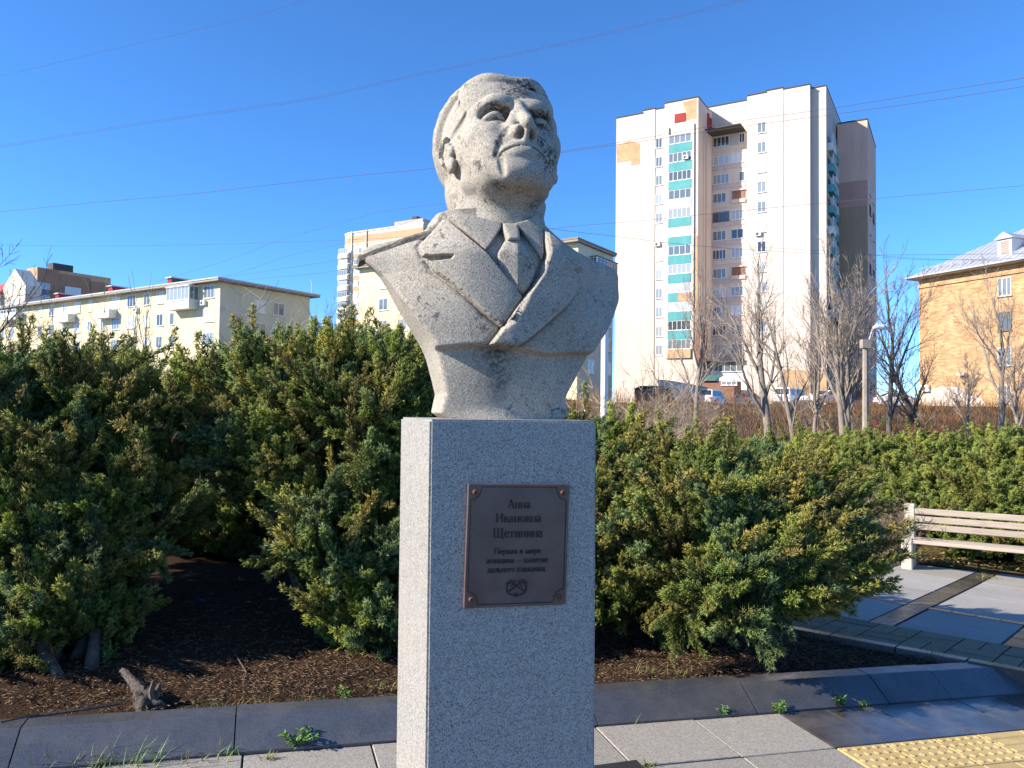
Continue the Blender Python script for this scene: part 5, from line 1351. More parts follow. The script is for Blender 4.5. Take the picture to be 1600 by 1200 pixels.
g0 = FG.u_(-70,450); gm_ = FG.u_(22,450)
obj('wall',MB().prism([(gm_*2,-1),(0,-1),(0,HG),(gm_,HG+4.2),(gm_*2,HG)],0,3.5,lambda p:(p[0],p[2],p[1])),CREAM,gb)
obj('wall',MB().box(g0,gm_*2-.01,-1,6,-1,HG-1.6),CREAM,gb); obj('red_roof',MB().prism([(-1.6,HG-1.59),(2.2,HG+1.8),(6.4,HG-1.59)],g0-.5,gm_*2-.02,lambda p:(p[2],p[0],p[1])),NM('red_metal_roof').color((.45,.07,.05)).rough(.5).m,gb)
for q in range(4):
    z = HG-3.6-q*3.0
    window(gb,gm_-.8,z+2.0,1.4,1.7,2,0.0)
    for x_ in (g0+3,g0+8,gm_*2-3.5): window(gb,x_,z,2.4,1.6,3,-1.0)
    for x_ in (g0+2.2,gm_*2-4): obj('balcony',MB().box(x_,x_+3.6,-2.0,-1.0,z-1.2,z-.1),WPANEL,gb)

# ---- brick building on the right ---------------------------------------------------------
BRK = brickmat('warm_yellow_brick',(.35,.19,.085),(.52,.33,.165),(.40,.32,.23),1.0,.42,.13)
PATCHM = plaster('grey_cement_render',(.52,.47,.41),None,.12,1.2)
kp_ = at(1436,437,72); KA = math.atan2(-(.93),.37)
KA = R(-66)
bk = thing('brick_building','yellow brick building with a grey metal roof at the right edge','building',(kp_[0],kp_[1],.2),KA); FK = Face((kp_[0],kp_[1],.2),KA); HK = kp_[2]-.2
uk = lambda px,py=520: FK.u_(px,py)
zk = lambda px,py: FK.z_(px,py)
KL = uk(1600)+10
KDp = 13.0
obj('wall',MB().box(0,KL,0,KDp,-1,HK),BRK,bk)
obj('cornice',MB().box(-.12,KL,-.12,KDp,HK-.85,HK-.62),BRK,bk); obj('eave_board',MB().box(-.75,KL,-.75,KDp+.75,HK+.002,HK+.16),plaster('cream_eave',(.62,.54,.42)),bk)
k = NM('seam_metal_roof'); x,y,z = k.sep(k.co()); k.color(k.mix(k.noise(1.2,4,.6),(.40,.42,.46),(.52,.54,.58))).rough(.42).metal(.35); RFM = k.m
rf = MB(); a,b = -.85,KL+.5; yy0,yy1 = -.85,KDp+.85; rh = 4.5; ym = (yy0+yy1)/2
rf.add([(a,yy0,HK+.17),(b,yy0,HK+.17),(b,ym,HK+rh),(a+7.2,ym,HK+rh),(a,yy1,HK+.17),(b,yy1,HK+.17)],[(0,1,2,3),(0,3,4),(4,3,2,5)]); rfo = obj('roof',rf,RFM,bk)
sm_ = MB()
for i in range(1,int((b-a)/.6)):
    x = a+.6*i; t = min(1,(x-a)/7.2); sm_.tube([(x,yy0,HK+.19),(x,yy0+(ym-yy0)*t,HK+.19+(rh-.17)*t)],.022,4)
obj('roof_seams',sm_,RFM,rfo)
obj('gutter',MB().tube([(a,yy0-.02,HK+.14),(b,yy0-.02,HK+.14)],.09,8),METALG,bk)
gm = MB()
for px in (1450,1467,1488,1504,1517,1536): 
    x = uk(px,410); gm.tube([(x,yy0+.5,HK+.35),(x,yy0+.75,HK+1.15),(x,yy0+1.25,HK+.75)],.03,4)
gm.tube([(a+.8,yy0+.72,HK+1.0),(b,yy0+.72,HK+1.0)],.02,4); obj('snow_guard',gm,METALG,bk)
dx0,dx1 = uk(1553,400),uk(1575,395)
dm = obj('dormer',MB().box(dx0,dx1,.5,3.2,HK+.9,HK+2.35),plaster('pale_dormer',(.62,.62,.63)),bk); obj('dormer_roof',MB().prism([(dx0-.25,HK+2.36),(dx1+.25,HK+2.36),((dx0+dx1)/2,HK+2.95)],.3,4.2,lambda p:(p[0],p[2],p[1])),RFM,dm)
lv = MB()
for i in range(8): lv.box(dx0+.25,dx1-.25,.44,.49,HK+1.05+.15*i,HK+1.14+.15*i)
obj('louvre',lv,plaster('tan_louvre',(.40,.31,.24)),dm)
for px,py,fr_ in ((1570,449,None),(1570,503,DARKFR),(1571,558,None),(1570,617,None),(1572,668,None)):
    w_ = uk(1581,py)-uk(1559,py); window(bk,uk(1559,py),zk(1570,py)-.75,w_,1.6,3,0.0,frame=fr_ or plaster('worn_white_frame',(.5,.49,.46)),fr=.1)
    for q in range(1,4): window(bk,uk(1559,py)+q*4.4,zk(1570,py)-.75,w_,1.6,3,0.0,fr=.1)
obj('render_patch',MB().prism([FK.uv(*p) for p in ((1436,690),(1436,625),(1450,612),(1470,604),(1500,606),(1520,614),(1519,690),(1514,690),(1514,632),(1478,632),(1478,660),(1470,690))],0,1,lambda p:(p[0],-.03+.028*p[2],p[1])),PATCHM,bk)
obj('render_patch',MB().prism([FK.uv(*p) for p in ((1522,618),(1535,624),(1552,650),(1558,690),(1522,690))],0,1,lambda p:(p[0],-.03+.028*p[2],p[1])),PATCHM,bk)
obj('notice_board',MB().box(uk(1483,640),uk(1495,640),-.06,-.031,zk(1489,655),zk(1489,634)),WHITEW,bk)
ac_unit(bk,uk(1448,607),zk(1448,607)); obj('wall_lamp',MB().box(uk(1500,588),uk(1512,588),-.5,-.01,zk(1505,587),zk(1505,583)),METALG,bk)
# low shed before it
sp = at(1480,688,58); sh = thing('shed','low dark purple-grey shed in front of the brick wall','shed',(sp[0],sp[1],.0),KA+R(8)); HS_ = at(1480,670,58)[2]
obj('wall',MB().box(-2.2,3.6,0,2.5,-.8,HS_-.0),plaster('mauve_metal',(.20,.16,.17),None,.2,1.2),sh); obj('roof',MB().box(-2.5,3.9,-.3,2.7,HS_+.003,HS_+.14),plaster('weathered_roof_sheet',(.30,.25,.24)),sh)
# brick outhouse left of the tower foot
op = at(1010,600,92); oh = thing('outhouse','low dark brick outhouse at the left foot of the white tower','shed',(op[0],op[1],1.2),R(-48)); HO = at(1010,608,92)[2]-1.2
obj('wall',MB().box(-1.8,1.6,0,3,-1,HO),brickmat('outhouse_brick',(.34,.17,.11),(.42,.23,.15),(.30,.24,.19)),oh); obj('roof',MB().prism([(-2.0,HO),(-.9,HO+.4),(.9,HO+.4),(1.8,HO)],-.1,3.1,lambda p:(p[0],p[2],p[1])),ROOFG,oh)
op = at(1070,600,99); ow = thing('low_annex','low pale annex wall with a sloping roof under the teal balconies','annex',(op[0],op[1],1.0),TZ); HO = at(1070,594,99)[2]-1.0
obj('wall',MB().prism([(-3.6,-1),(2.2,-1),(2.2,HO-.9),(-2.2,HO-.1),(-3.6,HO+.05)],0,2.5,lambda p:(p[0],p[2],p[1])),WPANEL,ow); obj('roof',MB().prism([(-3.8,HO+.055),(-2.2,HO-.095),(2.4,HO-.92),(2.4,HO-.86),(-2.2,HO-.02),(-3.8,HO+.13)],-.05,2.7,lambda p:(p[0],p[2],p[1])),GREYP,ow)
# ------------------------------------------------------------------ bare trees
def tree_arrays(seed, H, r0, lean=(0,0), spread=.55, levels=4, first=.3, twig=.006, updroop=.25, forks=None):
    """returns (trunk MB, twigs MB): a tapered trunk with limbs, then branches dividing down to twigs"""
    rg = np.random.default_rng(seed); T = MB(); C = MB()
    def grow(p, d, L, r, lev):
        n = 5 if lev < 2 else (4 if lev < 4 else 3); pts=[p]; rr=[r]; dd=d.copy(); kids=[]
        r1 = r*(.55 if lev == 0 else .4)
        for i in range(n):
            dd = dd+rg.normal(0,.045+.022*lev,3)+np.array([0,0,updroop*.22*(lev>0)]); dd/=np.linalg.norm(dd)
            p = p+dd*L/n; pts.append(p.copy()); rr.append(r+(r1-r)*(i+1)/n); kids.append((p.copy(),dd.copy(),rr[-1],(i+1)/n))
        tgt = T if lev <= 1 else C
        tgt.tube(pts,[max(q,twig) for q in rr],8 if lev==0 else (6 if lev==1 else (4 if lev==2 else 3)),cap=False)
        if lev >= levels: return
        m = [6,5,4,4,3,3][lev]; ph = rg.uniform(0,6.28)
        for j in range(m):
            t = first+(1-first)*(j+rg.uniform(.2,.9))/m if lev==0 else .2+.8*(j+rg.uniform(.1,.9))/m
            k_ = min(n-1,int(t*n)); q,kd,kr,_ = kids[k_]; ph += 2.4+rg.normal(0,.4)
            a = np.cross(kd,np.array([1.,.13,.07])); a/=np.linalg.norm(a); side = rotv(a,kd,ph)
            an = rg.uniform(.55,1.15)*spread*1.15; nd = kd*math.cos(an)+side*math.sin(an); nd[2]+=updroop*.4; nd/=np.linalg.norm(nd)
            grow(q-kd*L/n*rg.uniform(0,.8), nd, L*rg.uniform(.48,.72)*(1.15-.45*t if lev==0 else 1-.35*t), kr*rg.uniform(.5,.75), lev+1)
        q,kd,kr,_ = kids[-1]
        grow(q,kd,L*.55,kr*.9,lev+1)
    d0 = np.array([lean[0],lean[1],1.]); d0/=np.linalg.norm(d0)
    if forks:
        for fx,fy,fh,fr in forks:
            d = np.array([fx,fy,1.]); d/=np.linalg.norm(d); grow(np.zeros(3)+np.array([fx*.4,fy*.4,-.2]),d,H*fh,r0*fr,0)
    else: grow(np.array([0,0,-.2]),d0,H*.52,r0,0)
    return T,C
def barkm(name,a,b):
    k = NM(name); k.color(k.mix(k.ramp(k.noise(3.,5,.7,k.mapping((3,3,.8))),[(.3,0.0),(.7,1.0)]),a,b)).rough(.9).spec(.15); return k.m
BK1 = barkm('grey_bark',(.13,.11,.09),(.33,.285,.24)); TW1 = barkm('tan_twigs',(.21,.17,.135),(.42,.34,.27)); TW2 = barkm('red_brown_twigs',(.15,.10,.08),(.30,.21,.17)); BK2 = barkm('dark_bark',(.06,.052,.046),(.17,.145,.13))
def tree(name,label,px,py,Y,top_px,seed,r0,bark=BK1,tw=TW1,group=None,base_z=None,cat='tree',**kw):
    p = at(px,py,Y); z = tz(p[0],p[1]) if base_z is None else base_z; Hh = at(px,top_px,Y)[2]-z
    root = thing(name,label,cat,(p[0],p[1],z),0,group); T,C = tree_arrays(seed,Hh,r0,**kw)
    hi = max(v[2] for v in C.v); f = Hh/hi
    for m in (T,C): m.v = [(x*f,y*f,z_*f) for x,y,z_ in m.v]
    obj('trunk',T.mesh('trunk',True),bark,root); obj('crown',C.mesh('crown'),tw,root); return root
TG = 'bare trees on the slope before the buildings'
tree('bare_tree','slim bare tree beside the parked white off-roader below the teal balconies',1088,650,46,395,101,.17,group=TG,spread=.6,twig=.0075)
tree('bare_tree','large spreading bare tree with a thick grey trunk before the middle of the white tower',1203,675,40,340,102,.25,group=TG,spread=.62,twig=.0075,lean=(-.08,0))
tree('bare_tree','bare tree leaning left, just right of the large one with the thick trunk',1243,680,38,430,103,.15,group=TG,spread=.6,lean=(-.16,0),levels=3,twig=.0075)
tree('bare_tree','thin bare tree below the right corner of the white tower facade',1272,690,37,420,104,.13,group=TG,spread=.5,twig=.0075,levels=4)
tree('bare_tree','tall twin-stemmed bare tree against the shaded flank of the tower',1322,695,34,335,105,.17,tw=TW1,group=TG,spread=.42,twig=.0075,forks=((-.06,0,.5,1.0),(.10,.05,.47,.85)))
tree('bare_tree','dark bare tree right of the concrete lamp post, in the open sky gap',1388,695,36,365,106,.16,bark=BK2,tw=TW2,group=TG,spread=.6,twig=.0075)
tree('bare_tree','crooked dark bare tree leaning towards the lamp post, beside the brick building',1452,690,40,470,107,.20,bark=BK2,tw=BK2,group=TG,spread=.7,lean=(-.55,0),twig=.008,levels=4)
tree('bare_tree','bare tree with grey trunk in front of the brick building',1561,690,42,385,108,.19,group=TG,spread=.6,twig=.0075)
tree('bare_tree','small bare tree at the right edge before the brick wall',1592,690,40,500,109,.12,group=TG,spread=.6,twig=.0075,levels=4)
tree('bare_tree','thin young bare tree before the left part of the brick wall',1512,690,41,545,110,.07,group=TG,spread=.6,twig=.008,levels=4)
tree('bare_tree','bare tree reaching in from the left edge over the far brown block',-85,660,19,265,111,.13,bark=BK2,tw=BK2,group=TG,spread=.72,twig=.006)
tree('sapling','bare thin sapling before the yellow block, under its red and green vent',232,620,22,420,112,.035,group='saplings before the yellow block',spread=.45,levels=2,twig=.006)
tree('sapling','bare thin sapling before the yellow block, left of the white glazed balcony',188,620,22,425,113,.03,group='saplings before the yellow block',spread=.4,levels=2,twig=.006)
tree('sapling','leafless twiggy sapling between the yellow block and the rounded tower',497,620,30,440,114,.05,tw=TW1,group='saplings before the yellow block',spread=.6,levels=3,twig=.007)
tree('sapling','bare thin sapling low before the far left part of the yellow block',90,620,24,455,115,.03,group='saplings before the yellow block',spread=.45,levels=2,twig=.006)
def twiggy(name,label,px,py,Y,top,n,wid,seed,mat,group,r=.006,base_z=None,cat='shrub'):
    rg = np.random.default_rng(seed); p = at(px,py,Y); z = (tz(p[0],p[1]) if Y > 14 else bedz(p[0],p[1])-.03) if base_z is None else base_z; Hh = at(px,top,Y)[2]-z
    root = thing(name,label,cat,(p[0],p[1],z),0,group); S = MB(); K = MB()
    for i in range(n):
        b = np.array([rg.normal(0,wid*.18),rg.normal(0,wid*.18),0]); d = np.array([rg.normal(0,.38),rg.normal(0,.3),1.]); d/=np.linalg.norm(d); L = Hh*rg.uniform(.65,1.05)
        pts=[b]; q=b.copy(); dd=d.copy()
        for j in range(6): dd=dd+rg.normal(0,.13,3); dd/=np.linalg.norm(dd); q=q+dd*L/6; pts.append(q.copy())
        S.tube(pts,[r*(1-.12*j) for j in range(7)],4,cap=False)
        for j in range(2,7):
            for w_ in range(4):
                e = rg.normal(0,.6,3)+dd; e[2]=abs(e[2])*.8+.2; e/=np.linalg.norm(e); l = L*rg.uniform(.10,.26); m_ = pts[j]+e*l*.5+rg.normal(0,.02,3); en = pts[j]+e*l+rg.normal(0,.05*l,3)
                K.tube([pts[j],m_,en],[r*.55,r*.45,r*.3],3,cap=False)
                for s_ in range(2):
                    g_ = e+rg.normal(0,.6,3); g_/=np.linalg.norm(g_); K.tube([m_,m_+g_*l*.5],[r*.4,r*.25],3,cap=False)
    obj('stem',S,mat,root); obj('twigs',K,mat,root,kind='stuff'); return root
SG = 'leafless shrubs around the bed'
TWB = barkm('pale_straw_twigs',(.25,.19,.12),(.46,.37,.25))
twiggy('bare_shrub','small leafless reddish-brown shrub between the wide juniper and the bench',1392,860,8.7,765,16,.7,201,TW2,SG,.006,base_z=-.08)
twiggy('bare_shrub','straw-coloured leafless shrub rising behind the junipers right of the bust',1000,640,9.5,575,18,1.1,202,TWB,SG,.006)
twiggy('bare_shrub','straw-coloured leafless shrub close behind the right side of the bust base',950,650,8.8,590,12,.8,203,TWB,SG,.005)
twiggy('bare_shrub','leafless twiggy shrub behind the tall juniper left of the bust shoulder',620,560,8.6,495,14,1.0,204,TWB,SG,.005)
twiggy('bare_shrub','leafless twiggy shrub above the left juniper, before the yellow block',290,560,9.0,445,14,1.1,205,TWB,SG,.006)
twiggy('bare_shrub','leafless twiggy shrub behind the juniper tops at the far left',60,560,9.0,475,14,1.1,206,TWB,SG,.005)
twiggy('bare_shrub','tangled leafless shrub at the foot of the slim tree by the parked off-roader',1045,650,28,590,16,2.4,207,TW1,SG,.012)
twiggy('bare_shrub','tangled leafless shrub on the slope below the parked minivan',1160,670,30,610,18,2.6,208,TW2,SG,.012)
for i_,(px_,py_,Y_,tp_,m__,lab_) in enumerate(((985,650,44,600,TW1,'bare scrub bush at the left end of the slope, before the low brick outhouse'),(1115,655,48,622,TW2,'bare scrub bush on the slope right below the parked off-roader'),(1190,660,50,628,TWB,'pale scrub bush on the slope right of the big trunk'),(1260,662,46,626,TW1,'bare scrub bush on the slope below the minivan'),(1300,668,42,634,TWB,'pale scrub bush on the slope left of the twin-stemmed tree'),(1345,672,44,640,TW2,'reddish scrub bush at the foot of the concrete lamp post'),(1425,672,48,640,TW1,'bare scrub bush in the gap left of the brick building'),(1060,660,40,615,TWB,'pale scrub bush on the slope at the foot of the slim tree'))):
    twiggy('scrub_bush',lab_,px_,py_,Y_,tp_,10,2.4,300+i_,m__,'scrub on the slope below the tower',.013)
REDL = NM('red_berries').color((.42,.03,.05)).rough(.6).m
rs = twiggy('red_shrub','crimson shrub behind the hedge, left of the low shed',1412,690,34,655,16,2.0,209,barkm('crimson_twigs',(.30,.04,.06),(.46,.08,.10)),None,.012)
# dry weeds covering the slope
def weeds():
    rg = np.random.default_rng(77); n=9000; x=[];
    Y = rg.uniform(26,64,n); px = rg.uniform(880,1640,n); X = (px-800)/1200*Y; Z = np.array([tz(a,b) for a,b in zip(X,Y)])
    P = np.stack([X,Y,Z-.05],1); D = np.stack([rg.normal(0,.35,n),rg.normal(0,.3,n),np.ones(n)],1); L = rg.uniform(.3,.9,n)*(1+1.3*(np.sin(X*.9+Y*.31)*np.sin(X*.23-Y*.5)>.25)); Rr = rg.uniform(.008,.022,n)
    return spindles(P,D,L,Rr)
_wv,_wf = weeds(); k = NM('dry_weeds'); c = k.ramp(k.noise(.5,4,.7,k.pos()),[(.32,(.09,.06,.04)),(.48,(.30,.15,.06)),(.6,(.17,.12,.08)),(.74,(.34,.26,.15))]); k.color(c).rough(.95).spec(.05)
wd = obj('dry_weeds',mesh_np('dry_weeds',_wv,_wf.astype(np.int32)),k.m,kind='stuff'); wd['label']='rust-brown dry weeds covering the slope below the tower'; wd['category']='weeds'

# ------------------------------------------------------------------ parked cars
CARG = NM('car_window').color((.015,.018,.022)).rough(.05).spec(.8).m; TYRE = NM('tyre_rubber').color((.02,.02,.02)).rough(.9).m; RIM = NM('wheel_rim').color((.45,.45,.47)).rough(.35).metal(.7).m
LAMPR = NM('tail_lamp').color((.40,.02,.02)).rough(.2).m; LAMPW = NM('head_lamp').color((.75,.75,.72)).rough(.1).m; BUMP_ = NM('bumper_dark').color((.06,.06,.065)).rough(.6).m
def car(name,label,px,py,Y,heading,paint,prof,glass,L,W=1.75,wr=.34,cat='car'):
    p = at(px,py,Y); z = tz(p[0],p[1]); root = thing(name,label,cat,(p[0],p[1],z),heading,'cars parked below the white tower')
    pm = NM(name+'_paint').color(paint).rough(.25).spec(.6); pm.b.inputs['Coat Weight'].default_value=.4
    n = len(prof); bm = bmesh.new(); rows=[]
    for y,s_ in ((-W/2,0),(-W/2+.10,1),(W/2-.10,1),(W/2,0)):
        row=[]
        for x,zz in prof:
            t = max(0,(zz-.95))/.9; yy = y*(1-.16*t) ; row.append(bm.verts.new((x+(0 if s_ else (.04 if x<0 else -.04)),yy,zz+(0 if s_ else -.03))))
        rows.append(row)
    for a in range(3):
        for i in range(n): bm.faces.new((rows[a][i],rows[a][(i+1)%n],rows[a+1][(i+1)%n],rows[a+1][i]))
    bm.faces.new(rows[0]); bm.faces.new(rows[3][::-1]); bmesh.ops.recalc_face_normals(bm,faces=bm.faces); me = bpy.data.meshes.new('body'); bm.to_mesh(me); bm.free(); obj('body',me,pm.m,root)
    for side in (-1,1):
        for g in glass['side']:
            m = MB(); q=[(x,side*(W/2*(1-.16*max(0,(zz-.95))/.9)+.006),zz) for x,zz in g]; m.add(q,[list(range(len(q))) if side<0 else list(range(len(q)))[::-1]]); obj('side_window',m,CARG,root)
        for x in (-L*.30,L*.31):
            wv = MB()
            V=[];
            wv.tube([(x,side*(W/2-.20),wr),(x,side*(W/2+.015),wr)],wr,14); w_=obj('wheel',wv,TYRE,root); r_=MB(); r_.tube([(x,side*(W/2+.002),wr),(x,side*(W/2+.022),wr)],wr*.62,12); obj('rim',r_,RIM,w_)
        obj('head_lamp',MB().bbox(L/2-.16,L/2+.012,side*W*.36-.17,side*W*.36+.17,.66,.82,.02),LAMPW,root); obj('tail_lamp',MB().bbox(-L/2-.012,-L/2+.12,side*W*.40-.12,side*W*.40+.12,.72,1.02,.02),LAMPR,root)
        obj('mirror',MB().bbox(glass['mx']-.08,glass['mx']+.08,side*(W/2+.02)-.0 if side>0 else -(W/2+.20),(W/2+.20) if side>0 else -(W/2+.02),.98,1.12,.02),pm.m,root)
    for nm,g in (('windscreen',glass['front']),('rear_window',glass['rear'])):
        (x0,z0),(x1,z1) = g; s_ = .03 if nm=='windscreen' else -.03; m=MB(); w0=W/2*.86*(1-.16*max(0,z0-.95)/.9); w1=W/2*.86*(1-.16*max(0,z1-.95)/.9); m.add([(x0+s_,-w0,z0+.02),(x0+s_,w0,z0+.02),(x1+s_,w1,z1),(x1+s_,-w1,z1)],[(0,1,2,3)]); obj(nm,m,CARG,root)
    obj('bumper',MB().bbox(L/2-.10,L/2+.05,-W/2+.05,W/2-.05,.28,.50,.03),BUMP_,root); obj('bumper',MB().bbox(-L/2-.05,-L/2+.10,-W/2+.05,W/2-.05,.28,.50,.03),BUMP_,root)
    return root
SUVP = [(-2.3,.35),(2.25,.35),(2.32,.75),(2.2,1.0),(1.15,1.12),(.55,1.78),(.2,1.86),(-2.0,1.84),(-2.26,1.2)]
SUVG = dict(side=[[(.95,1.16),(.5,1.70),(-.25,1.72),(-.25,1.14)],[(-.33,1.14),(-.33,1.72),(-1.15,1.72),(-1.2,1.14)],[(-1.28,1.14),(-1.23,1.72),(-1.92,1.70),(-2.05,1.16)]],front=((1.12,1.14),(.57,1.76)),rear=((-2.24,1.22),(-2.03,1.80)),mx=.9)
SEDP = [(-2.2,.32),(2.2,.32),(2.25,.7),(2.1,.86),(1.0,.98),(.25,1.42),(-.9,1.44),(-1.7,1.02),(-2.18,.95)]
SEDG = dict(side=[[(.8,1.0),(.2,1.36),(-.25,1.37),(-.25,1.0)],[(-.33,1.0),(-.33,1.37),(-.85,1.37),(-1.4,1.02)]],front=((.98,1.0),(.28,1.40)),rear=((-1.66,1.05),(-.94,1.42)),mx=.75)
VANP = [(-2.4,.32),(2.25,.32),(2.36,.8),(2.05,1.12),(1.35,1.75),(1.0,1.88),(-2.2,1.9),(-2.42,1.1)]
VANG = dict(side=[[(1.5,1.2),(1.15,1.72),(.5,1.74),(.5,1.18)],[(.42,1.18),(.42,1.74),(-.7,1.74),(-.7,1.18)],[(-.78,1.18),(-.78,1.74),(-2.05,1.74),(-2.15,1.2)]],front=((2.02,1.16),(1.4,1.74)),rear=((-2.40,1.2),(-2.24,1.82)),mx=1.5)
car('parked_car','white off-roader parked beside the slim bare tree, below the tower entrance',1114,612,88,R(52),(.78,.79,.80),SUVP,SUVG,4.6,1.85,.38)
car('parked_car','white car mostly hidden left of the off-roader behind the slim bare tree',1080,612,90,R(50),(.74,.75,.77),SEDP,SEDG,4.4)
car('parked_car','dark blue car half hidden by bare branches under the big bare tree',1166,613,86,R(55),(.03,.04,.07),SEDP,SEDG,4.4)
car('parked_car','silver-white minivan parked between the two leaning bare trees',1236,622,80,R(48),(.66,.68,.72),VANP,VANG,4.8,1.8,.33)
car('parked_car','white low car right of the minivan, by the foot of the tower corner',1290,628,70,R(-160),(.76,.77,.79),SEDP,SEDG,4.4)
car('parked_car','white car glimpsed low in the gap left of the brick building',1405,640,75,R(-10),(.76,.77,.79),SEDP,SEDG,4.4)

# ------------------------------------------------------------------ lamp posts, poles
k = NM('lamp_post_concrete'); k.color(k.ramp(k.noise(2.,5,.7),[(.3,(.20,.17,.13)),(.7,(.36,.31,.25))])).rough(.9); PCON = k.m
def pole_base(px,py,Y): p = at(px,py,Y); return p, tz(p[0],p[1])
p,z = pole_base(1352,690,33); lp = thing('street_lamp','old concrete lamp post with a curved arm and white lamp head, among the bare trees','street lamp',(p[0],p[1],z)); ht = at(1353,535,33)[2]-z
obj('post',MB().tube([(0,0,-.3),(.02,0,ht)],[.15,.12],8),PCON,lp); obj('post_cap',MB().box(-.16,.2,-.16,.16,ht-.25,ht+.12),PCON,lp)
hx_ = at(1368,512,33)[0]-p[0]; hz_ = at(1368,512,33)[2]-z
obj('arm',MB().tube([(.05,0,ht-.05),(.2,0,ht+.15),(hx_*.7,0,hz_-.08),(hx_,0,hz_)],.035,6),METALG,lp); obj('lamp_head',MB().tube([(hx_-.12,0,hz_-.04),(hx_+.08,0,hz_+.06),(hx_+.3,0,hz_+.03),(hx_+.4,0,hz_-.06)],[.06,.13,.13,.06],8),WHITEW,lp)
p,z = pole_base(1316,620,70); l2 = thing('street_lamp','slim white lamp on a curved pole before the shaded flank of the tower','street lamp',(p[0],p[1],z)); ht = at(1316,558,70)[2]-z
obj('post',MB().tube([(0,0,0),(0,0,ht-.6),(.1,0,ht-.1),(.5,0,ht)],.06,6),WHITEW,l2); obj('lamp_head',MB().bbox(.4,.9,-.12,.12,ht-.08,ht+.08,.03),WHITEW,l2)
p,z = pole_base(944,640,24); wp = thing('white_pole','plain white metal pole behind the right side of the bust base','pole',(p[0],p[1],z)); ht = at(944,440,24)[2]-z
obj('post',MB().tube([(0,0,-.2),(0,0,ht)],.115,10),NM('white_pole_paint').color((.78,.78,.78)).rough(.5).m,wp); obj('post_cap',MB().tube([(0,0,ht+.001),(0,0,ht+.05)],.13,10),METALG,wp)
# ------------------------------------------------------------------ overhead wires
WIRE = NM('wire_black').color((.09,.085,.10)).rough(.7).m; WIREB = NM('wire_brown').color((.20,.13,.14)).rough(.7).m
def wire(label,pts,Y0,Y1,r,mat=WIRE,dy=0.0,group='overhead wires',name='overhead_wire'):
    xs = [p[0] for p in pts]; P=[]; cs = catmull(pts,8,False)
    for x,y in cs:
        f = (x-xs[0])/(xs[-1]-xs[0]); P.append(at(x,y+dy,Y0+(Y1-Y0)*f))
    o = obj(name,MB().tube(P,r*.8,4,cap=False),mat); tag(o,label,'wire',group); return o
W1 = [(-60,238),(0,229),(240,190),(480,155),(640,119),(780,90),(960,49),(1160,0),(1260,-26)]
wire('upper strand of the double wire passing above the head of the bust',W1,26,20,.0052,WIREB,-1.4); wire('lower strand of the double wire passing above the head of the bust',W1,26,20,.0052,WIREB,1.4)
wire('thin faint wire crossing the top left corner of the sky',[(-60,130),(0,119),(130,88),(250,60),(380,29),(480,0),(540,-18)],34,26,.006,WIREB)
wire('wire from the left edge to the ear of the bust',[(-60,336),(0,331),(150,316),(300,303),(420,289),(560,274),(690,262)],28,24,.008,WIREB)
wire('upper strand of the double wire from the bust cheek across the tower top',[(690,263),(872,237),(1000,217),(1150,190),(1300,169),(1450,145),(1600,122),(1680,110)],24,20,.008,WIREB)
wire('lower strand of the double wire from the bust cheek across the tower top',[(690,266),(872,239),(1000,221),(1150,199),(1300,179),(1450,158),(1600,135),(1680,124)],24,20,.008,WIREB)
wire('wire crossing the middle of the tower and rising to the right edge',[(700,378),(870,356),(1000,345),(1150,330),(1300,316),(1450,303),(1600,290),(1680,283)],30,28,.009,WIREB)
wire('thin wire sagging from behind the bust collar down across the tower',[(700,330),(860,357),(960,369),(1100,385),(1300,397),(1450,398),(1600,396),(1680,394)],34,40,.010)
wire('faint level wire from the left over the yellow block to the bust shoulder',[(-40,383),(0,383),(200,384),(400,380),(560,374),(720,366)],40,36,.007,WIREB)
for i,(a,lab) in enumerate(((([(240,442),(350,408),(450,371),(520,352),(600,330),(710,317)]),'topmost of the fan of thin wires left of the bust collar'),(([(300,440),(370,427),(450,400),(520,384),(600,360),(720,318)]),'second from the top in the fan of thin wires left of the bust collar'),(([(200,452),(360,432),(440,420),(520,408),(640,388),(720,372)]),'third from the top in the fan of thin wires left of the bust collar'),(([(200,460),(380,438),(520,424),(640,402),(720,388)]),'lowest of the fan of thin wires left of the bust collar'))):
    wire(lab,a,44,38,.008,WIREB)
wire('thin wire level across the tower at the height of the metal roof eave',[(1180,386),(1300,393),(1440,404),(1600,408),(1680,409)],42,42,.010)
wire('thin wire over the brick building just below the wire at the eave',[(1380,402),(1450,406),(1540,405),(1680,401)],38,36,.009)
# ------------------------------------------------------------------ small things on the ground
GRN = NM('fresh_weed'); GRN.color(GRN.ramp(GRN.rnd(),[(0,(.09,.20,.03)),(1,(.15,.26,.05))])).rough(.6); GRN=GRN.m
STRAW = NM('dry_grass'); STRAW.color(STRAW.ramp(STRAW.noise(14.,3,.6,STRAW.pos()),[(.35,(.30,.22,.08)),(.6,(.16,.20,.06))])).rough(.8); STRAW=STRAW.m
def blade(mb,b,d,L,w_,rg):
    d = np.array(d,float); d/=np.linalg.norm(d); s_ = np.cross(d,np.array([0,0,1.])); s_ = s_/(np.linalg.norm(s_)+1e-9); p=np.array(b,float); V=[]; dd=d.copy()
    for i in range(4):
        ww = w_*(1-i/3.4); V += [p-s_*ww/2,p+s_*ww/2]; p=p+dd*L/3; dd=dd+np.array([0,0,-.28]); dd/=np.linalg.norm(dd)
    mb.add(V,[(0,1,3,2),(2,3,5,4),(4,5,7,6)])
